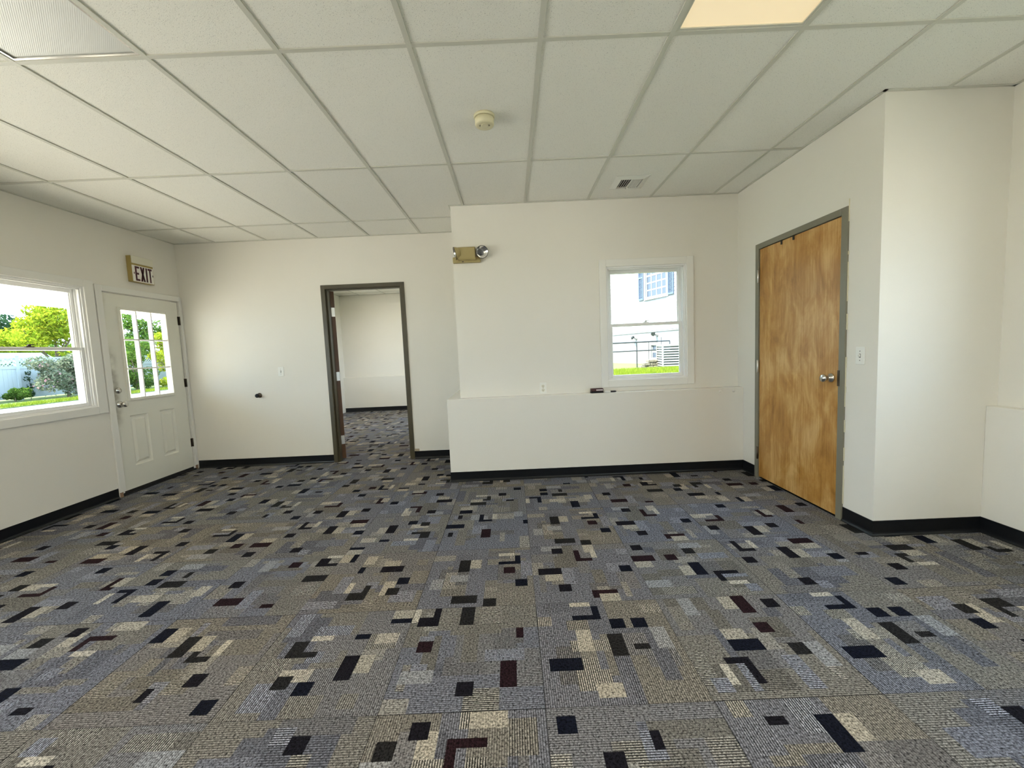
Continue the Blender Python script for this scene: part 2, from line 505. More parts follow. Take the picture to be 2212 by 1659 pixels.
# ledges (half-height furring)
tag(MB().box(LX, XR, LY, YW, 0, LZ).box(LX, XBL, YW, YB, 0, LZ).build('wall_ledge', 'ledge_paint', bevel=0.003),
    'low cream ledge projecting below the small white window', 'ledge', kind='structure')
tag(MB().box(XAL, XA, YR, YA, 0, 0.815).build('wall_side_ledge', 'wall_paint', bevel=0.004),
    'low cream ledge on the wall at the far right edge', 'ledge', kind='structure')
tag(MB().box(XL, XFR, YFL, YF, 0, 0.812).build('wall_far_ledge', 'wall_paint', bevel=0.004),
    'low pale ledge across the end of the far room', 'ledge', kind='structure')

# back of the closed closet behind the wooden door
tag(MB().box(XR + 0.125, XR + 0.14, YA + 0.12, YW, 0, ZT).build('wall_closet', 'duct_dark'), 'dark closet space behind the brown wooden door', 'wall', kind='structure')

# ------------------------------------------------------------------ floor and carpet tiles
REG = [(XL, XAL, YR, YA), (XL, XR, YA, LY), (XL, LX, LY, YB), (0.045, 0.94, YB, YB + TB), (XL, XFR, YB + TB, YFL)]
fb = MB().box(XL - T, XA + T, YR - T, YW + T, -0.14, -0.007).box(XL - T, XBL + T, YW + T, YF + T, -0.14, -0.007)
floor = tag(fb.build('floor', 'subfloor'), 'floor covered with grey patchwork carpet tiles', 'floor', kind='structure')

WARM = np.array((0.160, 0.149, 0.131)); COOL = np.array((0.132, 0.134, 0.153)); MIDC = np.array((0.147, 0.142, 0.143))
NG = 18
def carpet_pattern(rng):
    col = np.zeros((NG, NG, 4))
    split = rng.randint(5, 14); z = [WARM, COOL] if rng.random() < 0.5 else [COOL, MIDC]
    if rng.random() < 0.3: z = [MIDC, WARM]
    flip = rng.random() < 0.5
    for i in range(NG):
        for j in range(NG):
            c = z[0] if i < split else z[1]
            col[i, j] = (*c, 0.42)
    taken = np.zeros((NG, NG), bool)
    def free_spot(w, h):
        for _ in range(40):
            i, j = rng.randrange(0, NG - w + 1), rng.randrange(0, NG - h + 1)
            if not taken[max(0, i - 1):i + w + 1, max(0, j - 1):j + h + 1].any(): break
        taken[i:i + w, j:j + h] = True
        return i, j
    def rect(w, h, c, a, i=None, j=None):
        i = rng.randrange(0, NG - w + 1) if i is None else i
        j = rng.randrange(0, NG - h + 1) if j is None else j
        i = max(0, min(NG - w, i)); j = max(0, min(NG - h, j))
        col[i:i + w, j:j + h, :3] = c; col[i:i + w, j:j + h, 3] = a
        return i, j
    for _ in range(12):      # quiet mid-tone blocks
        w, h = rng.choice([(3, 6), (4, 4), (6, 3), (4, 7), (5, 5), (2, 8), (8, 2)])
        base = rng.choice([WARM, COOL, MIDC])
        rect(w, h, base * rng.uniform(0.72, 1.06), rng.choice([0.15, 0.35, 0.5, 0.7]))
    for _ in range(6):      # loud ribbed blocks
        w, h = rng.choice([(4, 3), (2, 5), (3, 4), (5, 2), (3, 2), (4, 1), (2, 2)])
        base = rng.choice([WARM * 1.35, COOL * 1.3, WARM * 1.1])
        rect(w, h, base, rng.choice([0.85, 0.95, 1.0]))
    for _ in range(3):      # pale blocks
        w, h = rng.choice([(2, 3), (3, 2), (4, 2), (2, 4)])
        rect(w, h, rng.choice([np.array((0.33, 0.30, 0.25)), np.array((0.225, 0.225, 0.23)), np.array((0.22, 0.207, 0.186))]), rng.choice([0.1, 0.3]))
    dk = lambda: rng.choice([np.array((0.006, 0.007, 0.013)), np.array((0.009, 0.008, 0.011)), np.array((0.016, 0.015, 0.015)), np.array((0.017, 0.008, 0.010))])
    # one corner-shaped dark motif
    c = dk(); i, j = free_spot(4, 3)
    rect(4, 1, c, 0.12, i, j + 2)
    if flip: rect(1, 2, c, 0.12, i, j)
    else: rect(2, 2, c, 0.12, i + 2, j)
    rect(3, 1, np.array((0.30, 0.275, 0.23)) * 1.3, 0.1, i + (1 if flip else -1), j - 1)
    for _ in range(2):      # dark bars, a pale block beside some of them
        w, h = rng.choice([(4, 2), (2, 4), (2, 4), (4, 2), (3, 2)])
        i, j = free_spot(w, h); rect(w, h, dk(), 0.12, i, j)
        if rng.random() < 0.6:
            if w > h: rect(3, 2, np.array((0.30, 0.275, 0.23)), 0.1, i + rng.choice([0, 1]), j - 2)
            else: rect(2, 3, np.array((0.30, 0.275, 0.23)), 0.1, i - 2, j)
    for _ in range(3):
        h = rng.choice([1, 2, 2]); rect(2, h, dk(), 0.1, *free_spot(2, h))
    col[..., :3] *= 1.02
    return col

def merge(col):
    """greedy rectangles of equal cells -> (i0,i1,j0,j1,rgba)"""
    used = np.zeros((NG, NG), bool); out = []
    for i in range(NG):
        for j in range(NG):
            if used[i, j]: continue
            c = col[i, j]; j1 = j
            while j1 < NG and not used[i, j1] and np.allclose(col[i, j1], c): j1 += 1
            i1 = i + 1
            while i1 < NG and not used[i1, j:j1].any() and np.allclose(col[i1, j:j1], c): i1 += 1
            used[i:i1, j:j1] = True
            out.append((i, i1, j, j1, c))
    return out

prng = random.Random(21)
NVAR = 10
VAR = [merge(carpet_pattern(prng)) for _ in range(NVAR)]
GAP = 0.0011
def tile_mesh(var, clips):
    """clips: list of local rectangles, or None for the whole tile"""
    h = TILE / 2 - GAP; q = TILE / NG
    b = MB(); cols = []
    for i0, i1, j0, j1, c in var:
        r = [max(-h, -TILE / 2 + i0 * q), min(h, -TILE / 2 + i1 * q), max(-h, -TILE / 2 + j0 * q), min(h, -TILE / 2 + j1 * q)]
        for cl in (clips or [(-h, h, -h, h)]):
            x0, x1, y0, y1 = max(r[0], cl[0]), min(r[1], cl[1]), max(r[2], cl[2]), min(r[3], cl[3])
            if x1 - x0 > 1e-5 and y1 - y0 > 1e-5:
                b.add([(x0, y0, 0), (x1, y0, 0), (x1, y1, 0), (x0, y1, 0)], [(0, 1, 2, 3)]); cols.append(c)
    if clips is None or len(clips) == 1:
        x0, x1, y0, y1 = clips[0] if clips else (-h, h, -h, h)
        x0, x1, y0, y1 = max(x0, -h), min(x1, h), max(y0, -h), min(y1, h)
        p = [(x0, y0), (x1, y0), (x1, y1), (x0, y1)]
        for k in range(4):
            a, c = p[k], p[(k + 1) % 4]
            b.add([(*a, -0.0065), (*c, -0.0065), (*c, 0), (*a, 0)], [(0, 1, 2, 3)]); cols.append((0.03, 0.03, 0.03, 0))
    me = bpy.data.meshes.new('carpet_tile')
    me.from_pydata(b.v, [], b.f)
    at = me.attributes.new('yarn', 'FLOAT_COLOR', 'FACE')
    at.data.foreach_set('color', np.array(cols, dtype=np.float32).ravel())
    me.materials.append(MATS['carpet'])
    return me
FULL = [tile_mesh(v, None) for v in VAR]
X0S, Y0S = 1.700, -0.035
trng = random.Random(5)
k0 = math.floor((XL - X0S) / TILE); k1 = math.ceil((XAL - X0S) / TILE)
m0 = math.floor((YR - Y0S) / TILE); m1 = math.ceil((YFL - Y0S) / TILE)
for k in range(k0, k1):
    for m in range(m0, m1):
        cx, cy_ = X0S + (k + .5) * TILE, Y0S + (m + .5) * TILE
        h = TILE / 2
        var = trng.randrange(NVAR)
        rot = ((k + m) % 2) + 2 * trng.randrange(2)      # quarter-turn laying
        cl = []
        full = False
        for r in REG:
            x0, x1, y0, y1 = max(cx - h, r[0]), min(cx + h, r[1]), max(cy_ - h, r[2]), min(cy_ + h, r[3])
            if x1 - x0 > 1e-4 and y1 - y0 > 1e-4:
                if x1 - x0 > TILE - 1e-4 and y1 - y0 > TILE - 1e-4: full = True
                cl.append((x0 - cx, x1 - cx, y0 - cy_, y1 - cy_))
        if not cl: continue
        if full: me = FULL[var]
        else:
            loc = []
            for x0, x1, y0, y1 in cl:     # into the tile's own turned frame
                ps = [(x0, y0), (x1, y1)]
                for _ in range(rot): ps = [(p[1], -p[0]) for p in ps]
                loc.append((min(p[0] for p in ps), max(p[0] for p in ps), min(p[1] for p in ps), max(p[1] for p in ps)))
            me = tile_mesh(VAR[var], loc)
        o = bpy.data.objects.new('carpet_tile', me)
        o.location = (cx, cy_, 0); o.rotation_euler = (0, 0, rot * math.pi / 2)
        link(o, floor)

# ------------------------------------------------------------------ ceiling
CREG = [(XL, XA, YR, YA), (XL, XR, YA, YW), (XL, XBL, YW, YB), (XL, XFR, YB + TB, YF)]
rb = MB().box(XL - 0.6, XA + 0.6, YR - 0.6, YW + 0.6, ZT, ZT + 0.15).box(XL - 0.6, XFR + 0.6, YW + 0.6, YF + 0.6, ZT, ZT + 0.15)
ceiling = tag(rb.build('ceiling', 'vent_white'), 'suspended ceiling of white tiles in a metal grid', 'ceiling', kind='structure')
GX, GY = 0.61, 1.22
FIX = {(0, -1): 'off', (5, -1): 'warm', (0, -2): 'on', (5, -2): 'on', (-1, 4): 'on'}  # panels set to on are unseen, added to light the rooms
tile_cache = {}
for i in range(-3, 9):
    for j in range(-3, 7):
        if (i, j) in FIX: continue
        x0, x1, y0, y1 = i * GX, (i + 1) * GX, j * GY, (j + 1) * GY
        rs = []
        for r in CREG:
            a = (max(x0, r[0]), min(x1, r[1]), max(y0, r[2]), min(y1, r[3]))
            if a[1] - a[0] > 0.004 and a[3] - a[2] > 0.004: rs.append(a)
        if not rs: continue
        cx, cy_ = (x0 + x1) / 2, (y0 + y1) / 2
        if len(rs) == 2 and abs(rs[0][0] - rs[1][0]) < 1e-6 and abs(rs[0][1] - rs[1][1]) < 1e-6 and abs(rs[0][3] - rs[1][2]) < 1e-6:
            rs = [(rs[0][0], rs[0][1], rs[0][2], rs[1][3])]
        key = tuple(round(v, 3) for a in rs for v in (a[0] - cx, a[1] - cx, a[2] - cy_, a[3] - cy_))
        if key not in tile_cache:
            b = MB()
            for a in rs:
                g = 0.003 if len(rs) == 1 else 0.0
                b.box(a[0] - cx + g, a[1] - cx - g, a[2] - cy_ + g, a[3] - cy_ - g, 0.0, 0.016)
            me = bpy.data.meshes.new('ceiling_tile'); me.from_pydata(b.v, [], b.f); me.materials.append(MATS['ceiling_tile'])
            tile_cache[key] = me
        o = bpy.data.objects.new('ceiling_tile', tile_cache[key]); o.location = (cx, cy_, CH + 0.004); link(o, ceiling)
TW = 0.012
def tee(name, b): return MB().box(*b).build(name, 'ceiling_grid', ceiling)
def spans(axis, p):
    out = []
    for r in CREG:
        if axis == 'y' and r[0] < p < r[1]: out.append([r[2], r[3]])
        if axis == 'x' and r[2] < p < r[3]: out.append([r[0], r[1]])
    out.sort(); res = []
    for s in out:
        if res and abs(res[-1][1] - s[0]) < 1e-6: res[-1][1] = s[1]
        else: res.append(s)
    return res
for i in range(-2, 9):
    for a, c in spans('y', i * GX):
        tee('main_tee', (i * GX - TW, i * GX + TW, a, c, CH - 0.002, CH + 0.0035))
for j in range(-2, 7):
    y = j * GY
    for a, c in spans('x', y):
        cuts = [a] + [i * GX for i in range(-3, 10) if a < i * GX < c] + [c]
        for p, q in zip(cuts[:-1], cuts[1:]):
            tee('cross_tee', (p + (TW if p > a else 0), q - (TW if q < c else 0), y - TW, y + TW, CH - 0.0015, CH + 0.0035))
# wall angle round the rooms
WA = 0.018
def wa(b): return MB().box(*b).build('wall_angle', 'ceiling_grid', ceiling)
for b in [(XL, XL + WA, YR, YB), (XL, XBL, YB - WA, YB), (XBL - WA, XBL, YW, YB), (XBL - WA, XR, YW - WA, YW), (XR - WA, XR, YA - WA, YW), (XR - WA, XA, YA - WA, YA),
          (XA - WA, XA, YR, YA), (XL, XA, YR, YR + WA), (XL, XFR, YF - WA, YF), (XL, XL + WA, YB + TB, YF)]:
    wa((*b, CH - 0.003, CH + 0.003))

# ------------------------------------------------------------------ cove baseboards
def cove(name, pts, label, h=0.098):
    """pts: wall-foot polyline; the room lies to the LEFT of the walking direction"""
    prof = [(0.0, h), (0.0035, h - 0.002), (0.0035, 0.022), (0.006, 0.012), (0.011, 0.005), (0.016, 0.0025), (0.016, 0.0), (0.0, 0.0)]
    b = MB()
    n = len(pts); P = [Vector((p[0], p[1], 0)) for p in pts]
    offs = []
    for i in range(n):
        ds = []
        if i > 0: ds.append((P[i] - P[i - 1]).normalized())
        if i < n - 1: ds.append((P[i + 1] - P[i]).normalized())
        ns = [Vector((-d.y, d.x, 0)) for d in ds]
        m = ns[0] if len(ns) == 1 else (ns[0] + ns[1]) / max(0.2, (1 + ns[0].dot(ns[1])))
        offs.append(m)
    vs = []; fs = []
    k = len(prof)
    for i in range(n):
        for d, z in prof:
            q = P[i] + offs[i] * d; vs.append((q.x, q.y, z))
    for i in range(n - 1):
        for j in range(k - 1):
            fs.append((i * k + j, i * k + j + 1, (i + 1) * k + j + 1, (i + 1) * k + j))
    fs.append(tuple(range(k))); fs.append(tuple((n - 1) * k + j for j in reversed(range(k))))
    b.add(vs, fs)
    return tag(b.build(name, 'black_vinyl'), label, 'baseboard', kind='structure')
cove('baseboard_left', [(XL, 1.955), (XL, YR)], 'black cove baseboard under the left window')
cove('baseboard_back', [(-0.012, YB), (XL + 0.02, YB)], 'black cove baseboard between the exit door and the doorway')
cove('baseboard_back_short', [(LX, YB), (0.988, YB)], 'short black cove baseboard right of the doorway')
cove('baseboard_ledge', [(XR, 1.802), (XR, LY), (LX, LY), (LX, YB)], 'black cove baseboard along the ledge under the small window')
cove('baseboard_right', [(XAL, YR), (XAL, YA), (XR, YA), (XR, 0.772)], 'black cove baseboard around the corner right of the wooden door')
cove('baseboard_rear', [(XL, YR), (XAL, YR)], 'black cove baseboard along the rear wall')
cove('baseboard_far', [(XFR, YFL), (XL, YFL)], 'black cove baseboard at the end of the far room')

# ------------------------------------------------------------------ windows
def double_hung(name, loc, rz, w, z0, z1, label, side=0.066, depth=T):
    """local x along the wall seen from inside, local y outward, origin at the inside face, left lower corner at z=0"""
    e = tag(empty(name, loc, rz), label, 'window', kind='structure')
    h0, h1 = z0, z1
    c = 0.066; ct = 0.016
    for nm, b in (('casing', (-side, 0.004, -ct, 0, h0 - c, h1 + c)), ('casing', (w - 0.004, w + side, -ct, 0, h0 - c, h1 + c)),
                  ('casing', (0.004, w - 0.004, -ct, 0, h1 - 0.004, h1 + c)), ('casing', (0.004, w - 0.004, -ct, 0, h0 - c, h0 + 0.004))):
        box_obj(nm, b, 'trim_white', e, 0.003)
    # vinyl frame with stepped jamb tracks
    f = MB()
    fw = 0.022
    for xa, xb in ((0, fw), (w - fw, w)):
        f.box(xa, xb, 0.0, depth, h0, h1)
        s = 1 if xa == 0 else -1
        xi = fw if xa == 0 else w - fw
        for yy in (0.012, 0.052, 0.094):
            f.box(xi, xi + s * 0.012, yy, yy + 0.012, h0, h1)
    f.box(fw, w - fw, 0, depth, h1 - 0.022, h1)
    f.box(fw, w - fw, 0.0, depth, h0, h0 + 0.020)
    f.box(fw, w - fw, 0.094, 0.106, h1 - 0.034, h1 - 0.022)
    f.box(fw, w - fw, 0.012, 0.024, h1 - 0.034, h1 - 0.022)
    f.build('frame', 'vinyl_white', e, 0.0015)
    zm = h0 + (h1 - h0) * 0.478
    a0, a1 = fw + 0.001, w - fw - 0.001
    def sash(nm, y0, y1, za, zb, st, top, bot):
        s = MB()
        s.box(a0, a0 + st, y0, y1, za, zb).box(a1 - st, a1, y0, y1, za, zb)
        s.box(a0 + st, a1 - st, y0, y1, zb - top, zb).box(a0 + st, a1 - st, y0, y1, za, za + bot)
        # glazing bead
        s.box(a0 + st, a0 + st + 0.007, y0 + 0.008, y1 - 0.008, za + bot, zb - top).box(a1 - st - 0.007, a1 - st, y0 + 0.008, y1 - 0.008, za + bot, zb - top)
        o = s.build(nm, 'vinyl_white', e, 0.002)
        ym = (y0 + y1) / 2
        box_obj('pane', (a0 + st - 0.002, a1 - st + 0.002, ym - 0.002, ym + 0.002, za + bot - 0.002, zb - top + 0.002), 'glass', o)
        return o
    sash('upper_sash', 0.066, 0.092, zm, h1 - 0.024, 0.036, 0.040, 0.030)
    lo = sash('lower_sash', 0.026, 0.052, h0 + 0.021, zm + 0.026, 0.036, 0.026, 0.030)
    lk = MB().box(w / 2 - 0.03, w / 2 + 0.03, 0.026, 0.046, zm + 0.026, zm + 0.034).lathe([(0.012, 0), (0.012, 0.010), (0.006, 0.014)], (w / 2, 0.036, zm + 0.034), (0, 0, 1), 12)
    lk.box(w / 2 - 0.004, w / 2 + 0.034, 0.030, 0.040, zm + 0.044, zm + 0.052)
    lk.build('sash_lock', 'dark_metal' if name == 'window_1' else 'hinge_steel', lo)
    return e
HP = math.pi / 2
double_hung('window_1', (XL, W1[0], 0), HP, W1[1] - W1[0], W1[2], W1[3], 'white double-hung window in the left wall beside the exit door', side=0.086)
double_hung('window_2', (W2[0], YW, 0), 0, W2[1] - W2[0], W2[2], W2[3], 'small white double-hung window above the low ledge')
for n, W in ((3, W3), (4, W4)):
    double_hung('window_%d' % n, (XA, W[1], 0), -HP, W[1] - W[0], W[2], W[3], 'white double-hung window on the far right wall, number %s from the alcove' % ('one' if n == 3 else 'two'))
for n, W, nm in ((5, W5, 'nearer'),):
    double_hung('window_%d' % n, (XL, W[0], 0), HP, W[1] - W[0], W[2], W[3], 'wide white double-hung window added unseen for light in the left wall behind the viewer')
double_hung('window_6', (XL, WF[0], 0), HP, WF[1] - WF[0], WF[2], WF[3], 'unseen white double-hung window added for light in the left wall of the far room')
double_hung('window_8', (XFR, WG[1], 0), -HP, WG[1] - WG[0], WG[2], WG[3], 'wide white double-hung window in the right wall of the far room')
def fixed_window(name, W, label):
    e = tag(empty(name, (W[1], YR, 0), math.pi), label, 'window', kind='structure')
    w = W[1] - W[0]
    f = MB()
    for xa in (0, w / 2 - 0.025, w - 0.05): f.box(xa, xa + 0.05, 0, T, W[2], W[3])
    for a, c in ((0.05, w / 2 - 0.025), (w / 2 + 0.025, w - 0.05)):
        f.box(a, c, 0, T, W[2], W[2] + 0.05).box(a, c, 0, T, W[3] - 0.05, W[3])
    f.build('frame', 'vinyl_white', e, 0.003)
    for a, c in ((0.05, w / 2 - 0.025), (w / 2 + 0.025, w - 0.05)):
        box_obj('pane', (a, c, 0.07, 0.076, W[2] + 0.05, W[3] - 0.05), 'glass', e)
fixed_window('window_7', W8, 'unseen fixed window added in the rear wall to light the alcove')

# ------------------------------------------------------------------ exit door (door_1), built in local axes: x along wall (world +y), y outward
d1 = tag(empty('door_1', (XL, 0, 0), HP), 'white steel exit door with nine glass panes below the exit sign', 'door', kind='structure')
ya, yb_, za, zb = 2.026, 2.937, 0.042, 2.029
for b in ((1.958, 2.020, -0.017, 0, 0.05, 2.098), (2.948, 2.984, -0.017, 0, 0.055, 2.098), (2.020, 2.948, -0.017, 0, 2.040, 2.098)):
    box_obj('casing', b, 'trim_white', d1, 0.003)
jb = MB().box(1.995, 2.022, 0, T, 0.03, 2.062).box(2.947, 2.972, 0, T, 0.03, 2.062).box(2.022, 2.947, 0, T, 2.039, 2.062)
jb.box(2.022, 2.034, 0.055, 0.075, 0.03, 2.039).box(2.935, 2.947, 0.055, 0.075, 0.03, 2.039).box(2.034, 2.935, 0.055, 0.075, 2.027, 2.039)
jb.build('jamb', 'trim_white', d1)
box_obj('threshold', (1.995, 2.972, -0.01, T, -0.005, 0.012), 'black_rubber', d1)
box_obj('door_sweep', (ya, yb_, 0.012, 0.05, 0.012, za), 'black_rubber', d1)
for a in (1.968, 2.952):
    box_obj('jamb_foot', (a, a + 0.026, -0.010, 0.0, 0.0, 0.05), 'bare_wood', d1)
GL = (2.190, 2.760, 0.960, 1.888)     # lite
PN = [(2.180, 2.392, 0.271, 0.791), (2.540, 2.742, 0.271, 0.790)]
holes = [GL] + PN
us = sorted({ya, yb_, *[h[0] for h in holes], *[h[1] for h in holes]}); zs = sorted({za, zb, *[h[2] for h in holes], *[h[3] for h in holes]})
slab = MB()
for a, c in zip(us[:-1], us[1:]):
    for d, e_ in zip(zs[:-1], zs[1:]):
        um, zm = (a + c) / 2, (d + e_) / 2
        inh = [h for h in holes if h[0] < um < h[1] and h[2] < zm < h[3]]
        if not inh: slab.box(a, c, 0.008, 0.052, d, e_)
for p in PN:     # embossed panels: sunk bevel then raised field
    x0, x1, z0, z1 = p
    rings = [(0.0, 0.008), (0.010, 0.019), (0.026, 0.021), (0.050, 0.010)]
    vs = []
    for ins, yy in rings:
        vs += [(x0 + ins, yy, z0 + ins), (x1 - ins, yy, z0 + ins), (x1 - ins, yy, z1 - ins), (x0 + ins, yy, z1 - ins)]
    fs = []
    for r in range(3):
        for k in range(4):
            fs.append((r * 4 + k, r * 4 + (k + 1) % 4, (r + 1) * 4 + (k + 1) % 4, (r + 1) * 4 + k))
    fs.append((12, 13, 14, 15))
    slab.add(vs, fs)
    slab.box(x0, x1, 0.024, 0.052, z0, z1)
slab_o = slab.build('slab', 'door_white', d1)
lf = MB()
x0, x1, z0, z1 = GL
g = 0.016
for b in ((x0 - g, x0 + 0.012, z0 - g, z1 + g), (x1 - 0.012, x1 + g, z0 - g, z1 + g)): lf.box(b[0], b[1], -0.006, 0.062, b[2], b[3])
for b in ((z0 - g, z0 + 0.012), (z1 - 0.012, z1 + g)): lf.box(x0 + 0.012, x1 - 0.012, -0.006, 0.062, b[0], b[1])
lf_o = lf.build('lite_frame', 'door_white', d1, 0.003)
gw = (x1 - x0 - 0.024) / 3; gh = (z1 - z0 - 0.024) / 3
mt = MB()
for k in (1, 2):
    xx = x0 + 0.012 + k * gw; mt.box(xx - 0.007, xx + 0.007, 0.004, 0.050, z0 + 0.012, z1 - 0.012)
    zz = z0 + 0.012 + k * gh
    for q in range(3):
        mt.box(x0 + 0.012 + q * gw + (0.007 if q else 0), x0 + 0.012 + (q + 1) * gw - (0.007 if q < 2 else 0), 0.004, 0.050, zz - 0.007, zz + 0.007)
mt.build('muntin', 'vinyl_white', lf_o, 0.002)
for q in range(3):
    for r in range(3):
        box_obj('pane', (x0 + 0.012 + q * gw + 0.007, x0 + 0.012 + (q + 1) * gw - 0.007, 0.026, 0.030, z0 + 0.012 + r * gh + 0.007, z0 + 0.012 + (r + 1) * gh - 0.007), 'glass', lf_o)
MB().lathe([(0.031, 0), (0.031, 0.008), (0.026, 0.014), (0.013, 0.016), (0.012, 0.020)], (2.086, 0.008, 1.061), (0, -1, 0)).build('deadbolt', 'nickel', d1)
MB().lathe([(0.034, 0), (0.033, 0.006), (0.024, 0.010), (0.014, 0.018), (0.013, 0.034), (0.022, 0.040), (0.029, 0.052), (0.029, 0.062), (0.022, 0.070), (0.010, 0.073), (0.0, 0.073)], (2.086, 0.008, 0.921), (0, -1, 0)).build('knob', 'nickel', d1)
for z in (1.814, 1.072, 0.339):
    MB().lathe([(0.007, 0), (0.007, 0.10)], (2.945, -0.004, z - 0.05), (0, 0, 1), 10).box(2.926, 2.945, 0.003, 0.009, z - 0.05, z + 0.05).build('hinge', 'dark_metal', d1)

# ------------------------------------------------------------------ doorway with open door (door_2)
d2 = tag(empty('door_2', (0, YB, 0)), 'dark olive metal doorway opening into the far room', 'door', kind='structure')
fr = MB()
xo0, xo1, zo = -0.010, 0.992, 2.165
fw = 0.048
for y0, y1 in ((-0.012, 0.004), (TB - 0.004, TB + 0.012)):
    fr.box(xo0, xo0 + fw, y0, y1, 0, zo).box(xo1 - fw, xo1, y0, y1, 0, zo).box(xo0 + fw, xo1 - fw, y0, y1, zo - fw, zo)
fr.box(xo0 + fw - 0.012, xo0 + fw, 0.004, TB - 0.004, 0, zo - fw).box(xo1 - fw, xo1 - fw + 0.012, 0.004, TB - 0.004, 0, zo - fw)
fr.box(xo0 + fw, xo1 - fw, 0.004, TB - 0.004, zo - fw, zo - fw + 0.012)
fr.box(xo0 + fw, xo0 + fw + 0.016, 0.020, 0.066, 0, zo - fw).box(xo1 - fw - 0.016, xo1 - fw, 0.020, 0.066, 0, zo - fw).box(xo0 + fw + 0.016, xo1 - fw - 0.016, 0.020, 0.066, zo - fw - 0.016, zo - fw)
fr.build('frame', 'frame_olive', d2, 0.002)
hx, hy = xo0 + fw - 0.006, TB + 0.022
ang = math.radians(121)
leaf = MB().box(0.003, 0.885, -0.045, 0.0, 0.012, zo - fw - 0.004).build('door_leaf', 'birch_veneer', d2, 0.0015)
leaf.location = (hx, hy, 0); leaf.rotation_euler = (0, 0, ang)
box_obj('edge_band', (0.0006, 0.003, -0.045, 0.0, 0.012, 2.113), 'edge_brown', leaf)
for z in (1.86, 1.06, 0.25):
    hg = MB().box(-0.0005, 0.0035, -0.042, -0.004, z - 0.055, z + 0.055).lathe([(0.007, 0), (0.007, 0.11)], (0.0, 0.0, z - 0.055), (0, 0, 1), 10).build('hinge', 'hinge_steel', leaf)
kn = MB()
for s, y in ((-1, -0.045), (1, 0.0)):
    kn.lathe([(0.032, 0), (0.030, 0.008), (0.013, 0.014), (0.013, 0.032), (0.028, 0.048), (0.024, 0.064), (0.0, 0.068)], (0.82, y, 0.99), (0, s, 0))
kn.build('knob', 'nickel', leaf)
box_obj('plaster_chip', (0.996, 1.052, -0.0015, 0.0, 0.098, 0.128), 'plaster_tan', d2)

# ------------------------------------------------------------------ brown wooden door (door_3); local x along wall (world -y), y outward (world +x)
d3 = tag(empty('door_3', (XR, 1.801, 0), -HP), 'closed brown wooden door in an olive metal frame on the right', 'door', kind='structure')
w3 = 1.801 - 0.772; zo = 2.147; fw = 0.050
fr = MB()
fr.box(0, fw, -0.014, 0.10, 0, zo).box(w3 - fw, w3, -0.014, 0.10, 0, zo).box(fw, w3 - fw, -0.014, 0.10, zo - fw + 0.004, zo)
fr.box(fw, fw + 0.014, 0.045, 0.10, 0, zo - fw).box(w3 - fw - 0.014, w3 - fw, 0.045, 0.10, 0, zo - fw).box(fw, w3 - fw, 0.045, 0.10, zo - fw - 0.012, zo - fw + 0.004)
fr.build('frame', 'frame_olive_light', d3, 0.002)
sl = MB().box(fw + 0.004, w3 - fw - 0.005, -0.004, 0.040, 0.014, zo - fw - 0.001).build('slab', 'birch_veneer', d3, 0.0015)
MB().lathe([(0.034, 0), (0.033, 0.006), (0.026, 0.012), (0.014, 0.024), (0.013, 0.034), (0.022, 0.040), (0.028, 0.050), (0.028, 0.060), (0.022, 0.068), (0.0, 0.071)],
           (1.801 - 0.897, -0.004, 0.997), (0, -1, 0)).build('knob', 'nickel', d3)
for z in (1.859, 1.046, 0.238):
    MB().lathe([(0.008, 0), (0.008, 0.115)], (fw + 0.001, -0.018, z - 0.057), (0, 0, 1), 10).box(fw - 0.018, fw + 0.001, -0.017, -0.013, z - 0.057, z + 0.057).build('hinge', 'hinge_steel' if z > 0.5 else 'dark_metal', d3)
box_obj('strike_plate', (w3 - fw - 0.006, w3 - fw + 0.014, -0.0155, -0.010, 0.945, 1.055), 'dark_metal', d3)
for yy in (1.455, 1.31):
    box_obj('top_clip', (1.801 - yy, 1.801 - yy + 0.014, -0.012, -0.004, 2.066, 2.098), 'slot_dark', d3)
crng = random.Random(3)
cb = MB()
zz = 0.12
while zz < 2.15:      # ragged bead of old caulk along the frame
    hh = crng.uniform(0.02, 0.11); ww = crng.uniform(0.001, 0.007)
    if crng.random() < 0.75: cb.box(w3 - 0.001, w3 + ww, -0.006, 0.0, zz, zz + hh)
    zz += hh
cb.build('caulk_bead', 'caulk', d3, 0.001)

# ------------------------------------------------------------------ exit sign (left wall)
ex = tag(empty('exit_sign', (XL, 2.335, 2.18), HP), 'tan and white exit sign with dark red letters above the white door', 'sign')
# local x along world +y, y outward (negative = into the room), z from the sign's foot
box_obj('housing', (0, 0.262, -0.048, 0, 0, 0.268), 'sign_tan', ex, 0.003)
box_obj('cover', (0.003, 0.262, -0.058, -0.048, 0.192, 0.268), 'sign_cover', ex, 0.003)
box_obj('face', (0.004, 0.250, -0.056, -0.048, 0.004, 0.172), 'sign_face', ex, 0.002)
def letter(boxes=None, polys=None):
    b = MB()
    for q in boxes or []: b.box(q[0], q[1], -0.0575, -0.0555, q[2], q[3])
    for q in polys or []: b.prism(q, 'y', -0.0575, -0.0555)
    b.build('letter', 'sign_red', ex)
zb0, zb1 = 0.013, 0.163; s = 0.0185
x = 0.030
letter([(x, x + s, zb0, zb1), (x + s, x + 0.050, zb1 - 0.02, zb1), (x + s, x + 0.050, zb0, zb0 + 0.02), (x + s, x + 0.042, 0.078, 0.098)])
x = 0.090
letter(polys=[[(x, zb0), (x + s + 0.002, zb0), (x + 0.055, zb1), (x + 0.055 - s - 0.002, zb1)], [(x, zb1), (x + s + 0.002, zb1), (x + 0.055, zb0), (x + 0.055 - s - 0.002, zb0)]])
x = 0.156
